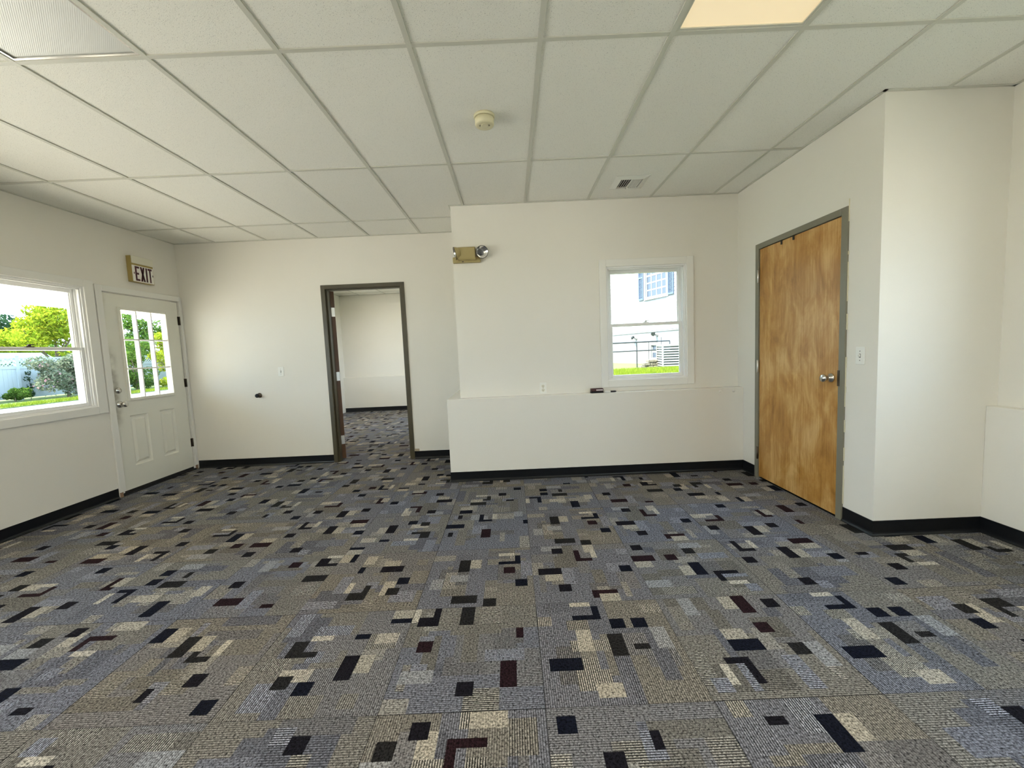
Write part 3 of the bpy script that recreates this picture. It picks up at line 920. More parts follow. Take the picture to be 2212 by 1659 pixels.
letter([(x, x + s, zb0, zb1)])
x = 0.183
letter([(x, x + 0.050, zb1 - 0.02, zb1), (x + 0.0167, x + 0.0333, zb0, zb1 - 0.02)])
for x in (0.014, 0.236):
    box_obj('arrow_dot', (x, x + 0.008, -0.0575, -0.0555, 0.080, 0.100), 'sign_red', ex)

# ------------------------------------------------------------------ emergency light (window wall, by its corner)
em = tag(empty('emergency_light', (1.845, YW, 2.165)), 'tan twin-head emergency light at the corner of the window wall', 'light fixture')
MB().prism([(-0.135, 0.0), (0.135, 0.0), (0.135, 0.055), (-0.135, 0.055)], 'y', -0.045, 0.0).build('base', 'tan_plastic', em, 0.006)
MB().prism([(0.0, 0.012), (-0.080, 0.022), (-0.086, 0.034), (-0.086, 0.132), (-0.078, 0.140), (0.0, 0.140)], 'x', -0.078, 0.090).build('battery_case', 'tan_plastic', em, 0.004)
box_obj('test_button', (-0.045, -0.028, -0.049, -0.045, 0.004, 0.012), 'slot_dark', em)
def head(px, pz, direction, py):
    d = Vector(direction).normalized()
    o = MB().lathe([(0.020, -0.060), (0.045, -0.045), (0.058, -0.012), (0.060, 0.0), (0.056, 0.002)], (px, py, pz), d, 28, caps=(True, False)).build('lamp_head', 'tan_plastic', em)
    MB().lathe([(0.008, -0.030), (0.030, -0.022), (0.056, 0.0025)], (px, py, pz), d, 28, caps=(True, False)).build('reflector', 'chrome', o)
    MB().lathe([(0.010, -0.026), (0.010, -0.008), (0.0, -0.004)], (px, py, pz), d, 12).build('bulb', 'lamp_grey', o)
    MB().lathe([(0.0595, 0.0), (0.0610, 0.001), (0.0600, 0.005), (0.0555, 0.0045)], (px, py, pz), d, 28, caps=(False, False)).build('lens_rim', 'slot_dark', o)
head(0.158, 0.085, (0.30, -1.0, -0.22), -0.085)
head(-0.105, 0.085, (-1.0, -0.20, -0.25), -0.070)
MB().tube([(0.13, -0.02, 0.05), (0.145, -0.035, 0.075)], 0.014).build('swivel', 'tan_plastic', em)
MB().tube([(-0.10, -0.02, 0.05), (-0.075, -0.055, 0.085)], 0.014).build('swivel', 'tan_plastic', em)

# ------------------------------------------------------------------ smoke detector
sd = tag(empty('smoke_detector', (2.140, 0.605, CH + 0.004)), 'round cream smoke detector on a ceiling tile', 'smoke detector')
MB().lathe([(0.064, 0.0), (0.064, 0.012), (0.058, 0.015)], (0, 0, 0), (0, 0, -1), 32).build('base_ring', 'detector_cream', sd)
MB().lathe([(0.052, 0.014), (0.052, 0.018), (0.058, 0.019), (0.058, 0.052), (0.055, 0.058), (0.044, 0.060)], (0, 0, 0), (0, 0, -1), 32).build('body', 'detector_cream', sd)
MB().lathe([(0.024, 0.060), (0.024, 0.0625), (0.018, 0.063)], (0, -0.004, 0), (0, 0, -1), 20).build('test_button', 'detector_cream', sd)
for x in (-0.026, 0.026):
    MB().lathe([(0.008, 0.0601), (0.008, 0.0622)], (x, -0.008, 0), (0, 0, -1), 12).build('sensor_port', 'detector_shadow', sd)

# ------------------------------------------------------------------ air vent
av = tag(empty('air_vent', (3.348, 1.731, CH + 0.004)), 'white louvred air vent in the ceiling near the window wall', 'vent')
hw = 0.146
vf = MB()
for s in (-1, 1):
    vf.add([(s * hw, -hw, 0), (s * hw, hw, 0), (s * 0.100, 0.100, -0.016), (s * 0.100, -0.100, -0.016)], [(0, 1, 2, 3)])
    vf.add([(-hw, s * hw, 0), (hw, s * hw, 0), (0.100, s * 0.100, -0.016), (-0.100, s * 0.100, -0.016)], [(0, 1, 2, 3)])
    vf.box(s * 0.100, s * 0.094, -0.100, 0.100, -0.016, -0.001).box(-0.094, 0.094, s * 0.100, s * 0.094, -0.016, -0.001)
vf.box(-hw, hw, -hw, -hw + 0.004, -0.003, -0.0005).box(-hw, hw, hw - 0.004, hw, -0.003, -0.0005)
vf.build('frame', 'vent_white', av)
box_obj('duct', (-0.094, 0.094, -0.094, 0.094, -0.0022, -0.0005), 'duct_dark', av)
for k in range(9):
    xx = -0.078 + k * 0.0195
    tl = 0.006 if k < 4 else -0.006
    p = [(xx - 0.001 - tl, -0.014), (xx + 0.002 - tl, -0.014), (xx + 0.002 + tl, -0.0024), (xx - 0.001 + tl, -0.0024)]
    if k == 4: p = [(xx - 0.006, -0.0155), (xx + 0.006, -0.0155), (xx + 0.004, -0.0024), (xx - 0.004, -0.0024)]
    MB().prism(p, 'y', -0.094, 0.094).build('slat', 'vent_white', av)
MB().lathe([(0.004, 0), (0.003, 0.003)], (0.0, 0.118, -0.0105), (0, 0, -1), 10).build('screw', 'slot_dark', av)

# ------------------------------------------------------------------ ceiling light panels
def troffer(i, j, state):
    x0, y0 = i * GX + TW, j * GY + TW
    x1, y1 = (i + 1) * GX - TW, (j + 1) * GY - TW
    cx, cy_ = (x0 + x1) / 2, (y0 + y1) / 2; hx_, hy_ = (x1 - x0) / 2, (y1 - y0) / 2
    lab = 'bright fluorescent ceiling panel added unseen to light the far room' if j > 2 else {'warm': 'warm lit fluorescent ceiling panel at the top edge of the picture', 'off': 'unlit grey fluorescent ceiling panel at the top left corner',
           'on': None}[state]
    if lab is None:
        lab = 'bright fluorescent ceiling panel added for light behind the viewer, in line with the %s one' % ('unlit' if i == 0 else 'warm lit')
    e = tag(empty('ceiling_light', (cx, cy_, CH)), lab, 'ceiling light', 'fluorescent ceiling panels')
    f = MB(); w = 0.014
    for s in (-1, 1):
        f.box(s * hx_, s * (hx_ - w), -hy_, hy_, 0.001, 0.006).box(-hx_ + w, hx_ - w, s * hy_, s * (hy_ - w), 0.001, 0.006)
        f.box(s * hx_, s * (hx_ - 0.003), -hy_, hy_, 0.006, 0.05).box(-hx_ + 0.003, hx_ - 0.003, s * hy_, s * (hy_ - 0.003), 0.006, 0.05)
    f.build('frame', 'nickel' if state == 'off' else 'ceiling_grid', e)
    box_obj('lens', (-hx_ + 0.004, hx_ - 0.004, -hy_ + 0.004, hy_ - 0.004, 0.008, 0.012), {'warm': 'lens_warm', 'off': 'lens_off', 'on': 'lens_fill'}[state], e)
    box_obj('housing', (-hx_, hx_, -hy_, hy_, 0.052, 0.092), 'vent_white', e)
for (i, j), st in FIX.items(): troffer(i, j, st)

# ------------------------------------------------------------------ switches, outlet, door bumper
def switch(name, loc, rz, label):
    e = tag(empty(name, loc, rz), label, 'light switch')
    box_obj('plate', (-0.035, 0.035, -0.006, 0, -0.057, 0.057), 'plate_white', e, 0.003)
    box_obj('slot', (-0.006, 0.006, -0.0068, -0.006, -0.013, 0.013), 'slot_dark', e)
    MB().prism([(-0.006, -0.010), (-0.019, 0.004), (-0.018, 0.010), (-0.006, 0.010)], 'x', -0.0045, 0.0045).build('toggle', 'plate_white', e)
    for z in (-0.030, 0.030):
        MB().lathe([(0.0032, 0), (0.0028, 0.0014)], (0, -0.006, z), (0, -1, 0), 10).build('screw', 'lamp_grey', e)
switch('light_switch', (-0.574, YB, 1.156), 0, 'white light switch on the back wall left of the doorway')
switch('light_switch', (XR, 0.656, 1.158), -HP, 'white light switch right of the brown wooden door')
ol = tag(empty('wall_outlet', (2.548, YW, 0.897)), 'white electrical outlet on the wall just above the ledge', 'outlet')
box_obj('plate', (-0.034, 0.034, -0.006, 0, -0.056, 0.056), 'plate_white', ol, 0.003)
for z in (-0.020, 0.020):
    r = MB().lathe([(0.0165, 0), (0.0165, 0.0015)], (0, -0.006, z), (0, -1, 0), 20).build('receptacle', 'sign_cover', ol)
    for b in ((-0.0085, -0.0055, z - 0.001, z + 0.008), (0.0055, 0.0085, z - 0.001, z + 0.008), (-0.003, 0.003, z - 0.011, z - 0.005)):
        box_obj('slot', (b[0], b[1], -0.0082, -0.0074, b[2], b[3]), 'slot_dark', r)
MB().lathe([(0.003, 0), (0.0025, 0.0014)], (0, -0.006, 0), (0, -1, 0), 10).build('screw', 'lamp_grey', ol)
db = tag(empty('door_bumper', (-0.862, YB, 0.876)), 'small dark rubber door bumper knob on the back wall', 'door stop')
MB().lathe([(0.030, 0), (0.029, 0.006), (0.018, 0.010), (0.016, 0.030)], (0, 0, 0), (0, -1, 0), 20).build('base', 'dark_metal', db)
MB().lathe([(0.019, 0.030), (0.024, 0.036), (0.024, 0.056), (0.018, 0.062), (0, 0.063)], (0, 0, 0), (0, -1, 0), 20).build('rubber_tip', 'black_rubber', db)

# ------------------------------------------------------------------ things on the ledge
er = tag(empty('board_eraser', (3.078, LY + 0.035, LZ), math.radians(3)), 'small black and dark red eraser with a white label on the ledge', 'eraser')
box_obj('felt', (-0.062, 0.062, -0.026, 0.026, 0, 0.016), 'eraser_felt', er, 0.003)
box_obj('grip', (-0.062, 0.062, -0.024, 0.024, 0.016, 0.046), 'eraser_red', er, 0.006)
box_obj('side_label', (-0.012, 0.054, -0.0255, -0.0235, 0.024, 0.036), 'paper_label', er)
mk = tag(empty('marker_pen', (3.150, LY + 0.030, LZ), math.radians(2)), 'marker pen with a black cap lying beside the eraser', 'marker')
MB().lathe([(0.004, 0), (0.008, 0.003), (0.008, 0.062)], (0.004, 0, 0.008), (1, 0, 0), 14).build('barrel', 'marker_body', mk)
MB().lathe([(0.0086, 0.058), (0.0086, 0.100), (0.006, 0.116), (0.0, 0.117)], (0.004, 0, 0.0086), (1, 0, 0), 14).build('cap', 'marker_cap', mk)
for k, xx in enumerate((4.291, 4.424)):
    o = MB().lathe([(0.013, 0), (0.012, 0.003), (0.005, 0.006), (0, 0.0065)], (xx, LY, 0.796), (0, -1, 0), 16).build('wall_plug', 'wall_paint')
    tag(o, 'painted-over round plug near the top of the ledge, the %s one' % ('left' if k == 0 else 'right'), 'plug', 'painted plugs on the ledge')

# ================================================================== outdoors
GZ = -0.04
def ground(name, b, material, label, kind='structure'):
    return tag(MB().box(*b).build(name, material), label, 'ground', kind=kind)
ground('ground', (-90, 90, -80, 100, GZ - 0.5, GZ - 0.16), 'grass_ground', 'grassy ground far beyond the buildings')
ground('forecourt', (-15.0, XL - T, -30, 40, GZ - 0.2, GZ), 'concrete', 'pale sunlit pavement outside the left window')
ground('driveway', (-16.3, -15.0, -30, 40, GZ - 0.2, GZ + 0.005), 'asphalt', 'dark strip of driveway along the lawn')
ground('lawn_edge', (-24, -16.3, -30, 40, GZ - 0.2, GZ + 0.04), 'grass_ground', 'strip of sunlit lawn below the white fence')
ground('rear_yard', (-14.6, 20, -30, YR - T - 0.3, GZ - 0.2, GZ - 0.002), 'concrete', 'pale pavement behind the rear wall')
lb = MB().prism([(YW + T, -0.3), (40, -0.3), (40, 0.45), (9.6, 0.62), (YW + T, 0.86)], 'x', XFR + T + 0.02, 30)
tag(lb.build('raised_lawn', 'grass_ground'), 'raised grassy bank outside the small window', 'lawn', kind='structure')

# grass blades on the bank and on the strip of lawn
def blades(name, n, xr, yr, zf, h, label, seed):
    r = np.random.RandomState(seed)
    X = r.uniform(*xr, n); Y = r.uniform(*yr, n); Z = zf(X, Y)
    A = r.uniform(0, 2 * math.pi, n); Hh = h * r.uniform(0.5, 1.3, n); Wd = h * 0.10
    lean = r.uniform(-0.4, 0.4, (n, 2)) * h
    v = np.zeros((n, 3, 3))
    v[:, 0] = np.c_[X - np.cos(A) * Wd, Y - np.sin(A) * Wd, Z]
    v[:, 1] = np.c_[X + np.cos(A) * Wd, Y + np.sin(A) * Wd, Z]
    v[:, 2] = np.c_[X + lean[:, 0], Y + lean[:, 1], Z + Hh]
    me = bpy.data.meshes.new(name)
    me.from_pydata(v.reshape(-1, 3).tolist(), [], [(3 * i, 3 * i + 1, 3 * i + 2) for i in range(n)])
    me.materials.append(MATS['grass_blade'])
    o = link(bpy.data.objects.new(name, me))
    return tag(o, label, 'grass', kind='stuff')
bank = lambda X, Y: np.where(Y < 9.6, 0.86 + (Y - (YW + T)) * (0.62 - 0.86) / (9.6 - YW - T), 0.62)
blades('bank_grass', 42000, (2.6, 7.4), (3.2, 8.5), bank, 0.06, 'short sunlit grass on the bank outside the small window', 1)
blades('lawn_grass', 16000, (-17.4, -16.3), (9, 27), lambda X, Y: 0 * X + GZ + 0.04, 0.10, 'short grass on the lawn strip along the fence', 2)

# porch over the left window: roof, beam, posts
pr_ = tag(empty('porch', (-2.8, 2.0, 0)), 'cream painted porch roof and beam outside the left window', 'porch')
def wpart(name, b, m, e, bev=0.0):
    l = e.location
    return box_obj(name, (b[0] - l.x, b[1] - l.x, b[2] - l.y, b[3] - l.y, b[4] - l.z, b[5] - l.z), m, e, bev)
wpart('soffit', (-4.0, XL - T - 0.01, -4.5, 8.2, 2.36, 2.40), 'porch_paint', pr_)
wpart('beam', (-3.80, -3.66, -4.5, 8.2, 2.125, 2.36), 'porch_paint', pr_, 0.005)
wpart('roof', (-4.1, XL - T - 0.61, -4.6, 8.3, 2.40, 2.70), 'shingle', pr_)
for y in (-4.3, -0.6, 4.20, 8.0):
    p = wpart('post', (-3.79, -3.67, y, y + 0.12, GZ, 2.125), 'porch_paint', pr_, 0.004)
    wpart('post_base', (-3.82, -3.64, y - 0.03, y + 0.15, GZ, 0.12), 'porch_paint', pr_, 0.004)

# white vinyl fence with lattice top, panel by panel
fx = -20.0
fe = tag(empty('fence', (fx, 17.7, 0)), 'white vinyl fence with a lattice top beyond the driveway', 'fence')
PW = 2.4
ys = [16.49 + PW * k for k in range(-6, 6)]
for y in ys:
    o = wpart('post', (fx - 0.065, fx + 0.065, y - 0.065, y + 0.065, GZ, 1.98), 'fence_vinyl', fe, 0.004)
    MB().prism([(-0.08, -0.08), (0.08, -0.08), (0.08, 0.08), (-0.08, 0.08)], 'z', 1.98, 2.02).build('post_cap', 'fence_vinyl', fe).location = (0, y - 17.7, 0)
for y in ys[:-1]:
    a, c = y + 0.065, y + PW - 0.065
    for z0, z1 in ((0.10, 0.24), (1.42, 1.56), (1.86, 1.93)):
        wpart('rail', (fx - 0.025, fx + 0.025, a, c, z0, z1), 'fence_vinyl', fe)
    nb = 14
    for k in range(nb):
        q0 = a + (c - a) * k / nb; q1 = a + (c - a) * (k + 1) / nb - 0.004
        wpart('board', (fx - 0.011, fx + 0.011, q0, q1, 0.24, 1.42), 'fence_vinyl', fe)
    lt = MB(); zl0, zl1 = 1.56, 1.86; st = 0.15
    for s, xo in ((1, 0.004), (-1, -0.004)):
        k = a - 0.3
        while k < c:
            p0, p1 = (k, zl0), (k + (zl1 - zl0), zl1)
            if s < 0: p0, p1 = (k, zl1), (k + (zl1 - zl0), zl0)
            lo, hi = max(a, p0[0]), min(c, p1[0])
            if hi - lo > 0.03:
                f = lambda u: p0[1] + (u - p0[0]) * (p1[1] - p0[1]) / (p1[0] - p0[0])
                wd = 0.026
                lt.prism([(lo - 17.7, f(lo) - wd), (hi - 17.7, f(hi) - wd), (hi - 17.7, f(hi) + wd), (lo - 17.7, f(lo) + wd)], 'x', xo - 0.003, xo + 0.003)
            k += st
    lo_ = lt.build('lattice', 'fence_vinyl', fe)

# foliage
def leaf_mesh(name, blobs, n, size, material, parent, seed, flat=0.6):
    """blobs = [(x,y,z,rx,ry,rz)], leaves scattered through the outer part of each"""
    r = np.random.RandomState(seed)
    vol = np.array([b[3] * b[4] + b[4] * b[5] + b[3] * b[5] for b in blobs]); pick = r.choice(len(blobs), n, p=vol / vol.sum())
    B = np.array(blobs)[pick]
    d = r.normal(size=(n, 3)); d /= np.linalg.norm(d, axis=1)[:, None]
    rad = r.uniform(0.55, 1.05, n) ** 0.7
    C = B[:, :3] + d * B[:, 3:] * rad[:, None]
    nrm = d + r.normal(size=(n, 3)) * 0.7; nrm /= np.linalg.norm(nrm, axis=1)[:, None]
    t = np.cross(nrm, r.normal(size=(n, 3))); t /= np.linalg.norm(t, axis=1)[:, None]
    bi = np.cross(nrm, t)
    s = size * r.uniform(0.6, 1.3, n)[:, None]
    v = np.stack([C - t * s, C + bi * s * flat * 0.6, C + t * s, C - bi * s * flat * 0.6], 1)
    me = bpy.data.meshes.new(name)
    me.from_pydata(v.reshape(-1, 3).tolist(), [], [(4 * i, 4 * i + 1, 4 * i + 2, 4 * i + 3) for i in range(n)])
    me.materials.append(MATS[material])
    return link(bpy.data.objects.new(name, me), parent)

def plant(name, loc, blobs, n, size, material, label, cat, seed, trunk=None, flowers=None, group=None):
    e = tag(empty(name, loc), label, cat, group)
    leaf_mesh('foliage', blobs, n, size, material, e, seed)
    if trunk:
        tb = MB()
        for pts, r in trunk: tb.tube(pts, r, 7)
        tb.build('trunk', 'bark', e)
    if flowers: leaf_mesh('flowers', blobs, flowers, size * 0.8, 'petal_pink', e, seed + 50, 1.2)
    return e

def blobset(seed, n, R, Hh, z0, rb, sx=1.0):
    r = random.Random(seed); out = []
    for _ in range(n):
        a = r.uniform(0, 6.28); q = R * math.sqrt(r.random()) * 0.85
        z = z0 + r.random() * Hh
        k = rb * r.uniform(0.7, 1.3)
        out.append((q * math.cos(a) * sx, q * math.sin(a), z, k, k, k * 0.7))
    return out

def trunk_for(hh, r0, sd):
    r = random.Random(sd)
    t = [([(0, 0, -0.1), (0.05, 0.03, hh * 0.35), (0.0, 0.1, hh * 0.8)], [r0, r0 * 0.75, r0 * 0.35])]
    for _ in range(4):
        a = r.uniform(0, 6.28); t.append(([(0.03, 0.03, hh * r.uniform(0.3, 0.5)), (math.cos(a) * hh * 0.25, math.sin(a) * hh * 0.25, hh * r.uniform(0.7, 0.95))], [r0 * 0.5, r0 * 0.2]))
    return t

G0 = GZ + 0.02
plant('flowering_shrub', (-18.75, 17.3, G0), blobset(1, 22, 1.35, 1.5, 0.25, 0.5, 0.4), 8200, 0.075, 'leaf_pale', 'big pale grey-green shrub in front of the fence', 'shrub', 1, trunk_for(1.4, 0.06, 1), flowers=260)
plant('leafy_tree', (-22.3, 20.2, G0), blobset(2, 18, 1.45, 2.6, 2.1, 0.6), 6200, 0.11, 'leaf_yellow', 'tall yellow-green tree rising behind the fence', 'tree', 2, trunk_for(4.0, 0.12, 2))
plant('leafy_tree', (-31.6, 26.0, G0), blobset(4, 18, 2.1, 1.8, 1.9, 0.8), 6500, 0.14, 'leaf_yellow', 'low yellow-green tree behind the fence', 'tree', 4, trunk_for(2.9, 0.12, 4))
plant('leafy_tree', (-37.5, 29.8, G0), blobset(5, 14, 1.7, 2.2, 3.0, 0.8), 4800, 0.16, 'leaf_dark', 'dark green tree behind the fence at the left edge', 'tree', 5, trunk_for(4.4, 0.15, 5))
plant('leafy_tree', (-41.0, 37.0, G0), blobset(6, 16, 2.6, 1.8, 1.9, 1.0), 4600, 0.17, 'leaf_green', 'distant green tree behind the low yellow-green one', 'tree', 6, trunk_for(3.4, 0.15, 6))
# overhanging branch near the porch, upper left of the window
br = tag(empty('shade_tree', (-14.2, 8.6, G0)), 'dark leafy tree with a low branch at the upper left of the window', 'tree')
leaf_mesh('foliage', [(0, 1.3, 3.05, 0.75, 0.55, 0.28), (0.1, 1.75, 2.95, 0.5, 0.4, 0.2), (0, 0.6, 3.4, 0.9, 0.8, 0.6), (0, -0.6, 3.9, 1.5, 1.3, 1.0), (0.2, 1.9, 1.95, 0.5, 0.4, 0.16)], 2600, 0.10, 'leaf_dark', br, 9)
tb = MB()
tb.tube([(0, -0.9, -0.1), (0.05, -0.8, 1.6), (0, -0.6, 3.4)], [0.16, 0.13, 0.07], 8)
tb.tube([(0.03, -0.75, 1.9), (0, 0.4, 2.9), (0, 1.6, 3.1)], [0.07, 0.04, 0.015], 7)
tb.tube([(0.03, -0.8, 1.2), (0.1, 0.6, 1.8), (0.2, 1.9, 1.95)], [0.05, 0.03, 0.012], 7)
tb.build('trunk', 'bark', br)
# row of shrubs seen through the door panes
row = [(-18.5, 20.6, 'leaf_green', 2.6), (-18.5, 22.9, 'leaf_yellow', 3.0), (-18.5, 25.4, 'leaf_pale', 2.8), (-18.5, 27.9, 'leaf_yellow', 2.7), (-18.5, 30.4, 'leaf_green', 3.0)]
names = ['first green', 'second, yellow-green', 'third, pale', 'fourth, yellow-green', 'fifth green']
for k, (x, y, m, hh) in enumerate(row):
    plant('tall_shrub', (x, y, G0), blobset(20 + k, 20, 1.05, hh - 0.3, 0.3, 0.42, 0.7), 5600, 0.085, m, '%s shrub of the tall row seen through the door panes' % names[k], 'shrub', 20 + k, trunk_for(hh * 0.8, 0.06, k), flowers=140 if k in (1, 2) else None, group='tall shrubs along the drive')
for k, (x, y, hh) in enumerate(((-23.0, 25.2, 5.4), (-23.4, 29.4, 5.8), (-23.0, 33.6, 5.4))):
    plant('background_tree', (x, y, G0), blobset(40 + k, 18, 1.5, hh - 2.0, 1.2, 0.65), 4600, 0.13, 'leaf_green', 'green tree rising behind the shrub row, number %s from the left' % ('one', 'two', 'three')[k], 'tree', 40 + k, trunk_for(hh * 0.8, 0.14, k), group='trees behind the shrub row')
# low plants and a vine at the foot of the fence
for k, (y, n, R) in enumerate(((13.4, 500, 0.35), (14.5, 600, 0.40), (15.6, 700, 0.40))):
    plant('low_plant', (-19.2, y, G0), blobset(60 + k, 6, R, 0.35, 0.15, 0.22), n * 2, 0.07, 'leaf_dark' if k == 0 else 'leaf_green', 'low leafy plant at the foot of the fence, %s along it' % ('first', 'second', 'third')[k], 'plant', 60 + k, [([(0, 0, -0.05), (0.02, 0.02, 0.4)], [0.02, 0.01])], group='low plants along the fence')
plant('climbing_vine', (fx + 0.19, 16.72, G0), [(0, 0, 0.30, 0.10, 0.16, 0.2), (0, 0.02, 0.65, 0.08, 0.12, 0.16), (0, -0.05, 0.95, 0.08, 0.16, 0.14), (0, 0.0, 1.25, 0.07, 0.10, 0.14)], 160, 0.07, 'leaf_dark', 'thin climbing vine on the fence post', 'vine', 70, [([(0, 0, 0), (0.0, 0.03, 0.7), (0, 0, 1.35)], [0.012, 0.008, 0.004])])

plant('clipped_hedge', (fx - 0.85, 16.2, G0), [(0, -2.6 + 0.5 * k, 0.98, 0.42, 0.5, 0.92) for k in range(14)], 9000, 0.07, 'leaf_dark', 'dark clipped hedge right behind the fence lattice', 'hedge', 80, [([(0, 0, -0.1), (0, 0, 0.9)], [0.04, 0.02])])
# neighbour's low roof above the fence
ng = tag(empty('garden_shed', (-27.2, 22.9, GZ)), 'pale shed with a teal roof behind the fence', 'shed')
MB().box(-0.9, 0.9, -1.1, 1.0, -0.1, 1.80).build('wall', 'shed_wall_paint', ng)
MB().prism([(-1.05, 1.80), (1.05, 1.80), (0, 2.45)], 'y', -1.25, 1.15).build('roof', 'teal_roof', ng)
box_obj('door', (0.9, 0.93, -0.5, 0.3, -0.05, 1.7), 'shed_wall_paint', ng)

# ------------------------------------------------------------------ white house beyond the small window; local x runs along the facade (far = +), local y into the house
ha = math.atan2(0.95776, -0.28758)
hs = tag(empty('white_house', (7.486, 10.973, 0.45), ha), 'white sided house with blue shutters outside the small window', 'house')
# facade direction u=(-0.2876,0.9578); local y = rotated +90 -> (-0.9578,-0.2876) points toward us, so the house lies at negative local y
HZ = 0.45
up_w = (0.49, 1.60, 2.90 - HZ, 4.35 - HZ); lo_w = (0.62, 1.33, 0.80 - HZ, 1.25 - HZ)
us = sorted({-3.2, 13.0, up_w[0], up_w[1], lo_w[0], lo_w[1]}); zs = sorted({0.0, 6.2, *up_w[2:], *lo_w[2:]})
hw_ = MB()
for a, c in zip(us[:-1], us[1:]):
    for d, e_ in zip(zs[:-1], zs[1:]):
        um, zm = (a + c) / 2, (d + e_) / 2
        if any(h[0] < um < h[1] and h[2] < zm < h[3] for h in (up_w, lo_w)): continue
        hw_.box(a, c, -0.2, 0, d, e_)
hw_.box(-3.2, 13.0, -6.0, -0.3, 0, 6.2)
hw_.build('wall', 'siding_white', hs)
box_obj('band_board', (-3.2, 13.0, 0.0, 0.03, 1.70 - HZ, 1.725 - HZ), 'lamp_grey', hs)
z = 0.0
for k in range(40):      # lap siding boards
    z0 = 1.30 + k * 0.12
    if z0 > 6.0: break
    segs = [(-3.2, 13.0)]
    if z0 + 0.12 > up_w[2] - 0.08 and z0 < up_w[3] + 0.08: segs = [(-3.2, 0.40), (1.69, 13.0)]
    for a, c in segs:
        MB().prism([(0.0, z0), (0.014, z0), (0.003, z0 + 0.122), (0.0, z0 + 0.122)], 'x', a, c).build('siding_board', 'siding_white', hs)
MB().prism([(-6.4, 6.2), (0.4, 6.2), (-3.0, 8.6)], 'x', -3.5, 13.3).build('roof', 'shingle', hs)
def house_window(w, cols, rows, shutters):
    x0, x1, z0, z1 = w
    wf = MB()
    t = 0.09
    wf.box(x0 - t, x0, 0, 0.03, z0 - t, z1 + t).box(x1, x1 + t, 0, 0.03, z0 - t, z1 + t).box(x0, x1, 0, 0.03, z1, z1 + t).box(x0, x1, 0, 0.05, z0 - t, z0)
    o = wf.build('window', 'siding_white', hs)
    m = MB(); bw = 0.022
    m.box(x0, x1, -0.05, -0.02, (z0 + z1) / 2 - 0.03, (z0 + z1) / 2 + 0.03)
    for k in range(cols + 1): m.box(x0 + (x1 - x0) * k / cols - bw, x0 + (x1 - x0) * k / cols + bw, -0.048, -0.022, z0, z1)
    for k in range(rows + 1): m.box(x0, x1, -0.046, -0.024, z0 + (z1 - z0) * k / rows - bw, z0 + (z1 - z0) * k / rows + bw)
    m.build('muntin', 'siding_white', o)
    for i in range(cols):
        for j in range(rows):
            box_obj('pane', (x0 + (x1 - x0) * i / cols + bw, x0 + (x1 - x0) * (i + 1) / cols - bw, -0.04, -0.03, z0 + (z1 - z0) * j / rows + bw, z0 + (z1 - z0) * (j + 1) / rows - bw), 'window_dark', o)
    box_obj('room_dark', (x0, x1, -0.19, -0.17, z0, z1), 'window_dark', o)
    for a, c in shutters:
        s = MB().box(a, a + 0.035, 0.016, 0.05, z0 - 0.06, z1 + 0.06).box(c - 0.035, c, 0.016, 0.05, z0 - 0.06, z1 + 0.06)
        for zz in (z0 - 0.06, (z0 + z1) / 2 - 0.03, z1): s.box(a + 0.035, c - 0.035, 0.016, 0.05, zz, zz + 0.06)
        s = s.build('shutter', 'shutter_blue', hs)
        zz = z0 + 0.01
        while zz < z1 - 0.05:
            if not (abs(zz + 0.02 - (z0 + z1) / 2) < 0.05):
                MB().prism([(0.018, zz), (0.040, zz + 0.005), (0.040, zz + 0.014), (0.018, zz + 0.036)], 'x', a + 0.035, c - 0.035).build('slat', 'shutter_blue', s)
            zz += 0.042
house_window(up_w, 4, 6, [(0.11, 0.385), (1.705, 1.98)])
house_window(lo_w, 3, 2, [])

# floodlights on the house
def flood(loc_u, z, label, tilt):
    u = Vector((-0.28758, 0.95776, 0)); n = Vector((-0.95776, -0.28758, 0))
    p = Vector((7.486, 10.973, 0)) + u * loc_u + n * 0.016
    e = tag(empty('floodlight', (p.x, p.y, z), ha), label, 'floodlight', 'floodlights on the white house')
    MB().lathe([(0.05, 0), (0.05, 0.03)], (0, 0, 0), (0, 1, 0), 14).build('mount', 'lamp_grey', e)
    MB().tube([(0, 0.02, 0), (0, 0.10, 0.04)], 0.015).build('arm', 'lamp_grey', e)
    MB().lathe([(0.035, -0.09), (0.05, -0.03), (0.075, 0.03), (0.07, 0.035)], (tilt * 0.05, 0.16, 0.05), (tilt, 0.8, -0.35), 16).build('lamp_head', 'iron_rail', e)
flood(2.22, 1.50, 'grey floodlight on the house, nearer the window edge', 0.5)
flood(1.00, 1.58, 'grey floodlight on the house above the small basement window', -0.5)

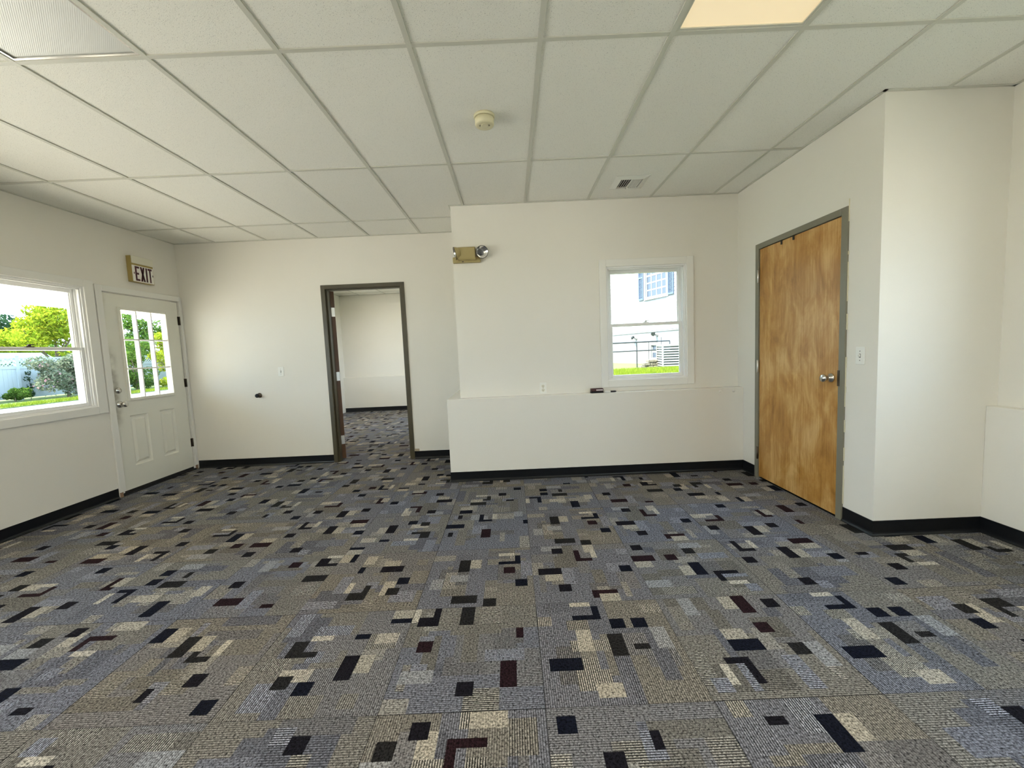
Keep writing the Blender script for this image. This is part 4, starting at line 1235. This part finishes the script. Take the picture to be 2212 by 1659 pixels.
# pipe railing
rl = tag(empty('pipe_railing', (6.0, 9.98, 0.6)), 'dark metal pipe railing in front of the white house', 'railing')
yr = 0.0
MB().tube([(-2.6, yr, 0.750), (0.86, yr, 0.765)], 0.022).build('top_rail', 'iron_rail', rl)
MB().tube([(-2.6, yr, 0.500), (0.86, yr, 0.515)], 0.018).build('middle_rail', 'iron_rail', rl)
for x in (-1.55, -0.10, 0.86):
    MB().tube([(x, yr, 0.02 if x < -1 else -0.02), (x, yr, 0.762)], 0.018).build('post', 'iron_rail', rl)
MB().tube([(0.25, yr, 0.02), (0.25, yr, 0.76)], 0.008).build('baluster', 'iron_rail', rl)
MB().tube([(0.62, yr, 0.5), (0.62, yr, 0.88)], 0.010).build('baluster', 'iron_rail', rl)

# low stone retaining wall, stone by stone
sw = tag(empty('stone_wall', (6.3, 9.5, 0.6)), 'low rough stone wall beside the condenser unit', 'wall')
srng = random.Random(11)
zc = 0.0
for row_ in range(3):
    xx = -0.52 + 0.12 * row_ + srng.uniform(0, 0.06); hh = 0.10 - 0.012 * row_
    while xx < 0.95:
        ww = srng.uniform(0.14, 0.28)
        jx = [srng.uniform(-0.012, 0.012) for _ in range(8)]
        b = MB().box(xx + 0.006, xx + ww - 0.006, -0.14 + jx[0], 0.14, zc, zc + hh - 0.006 + jx[1] * 0.5)
        b.build('stone', 'stone', sw, 0.012)
        xx += ww
    zc += hh
# air conditioning condenser
ac = tag(empty('condenser_unit', (6.60, 9.05, 0.62), math.radians(-8)), 'white louvred air conditioning condenser outside the small window', 'condenser')
box_obj('core', (-0.33, 0.33, -0.33, 0.33, 0.03, 0.60), 'condenser_dark', ac)
box_obj('base_pan', (-0.37, 0.37, -0.37, 0.37, -0.02, 0.05), 'condenser', ac, 0.006)
box_obj('top_cap', (-0.37, 0.37, -0.37, 0.37, 0.59, 0.64), 'condenser', ac, 0.01)
for x in (-0.37, 0.33):
    for y in (-0.37, 0.33): box_obj('corner_post', (x, x + 0.04, y, y + 0.04, 0.05, 0.59), 'condenser', ac, 0.004)
for k in range(8):
    z = 0.075 + k * 0.065
    for a in range(4):
        o = MB().prism([(-0.372, z), (-0.345, z + 0.035), (-0.340, z + 0.035), (-0.362, z)], 'x', -0.33, 0.33).build('louvre', 'condenser', ac)
        o.rotation_euler = (0, 0, a * HP)
MB().lathe([(0.26, 0.64), (0.26, 0.65), (0.24, 0.65)], (0, 0, 0), (0, 0, 1), 24).build('fan_guard', 'condenser_dark', ac)
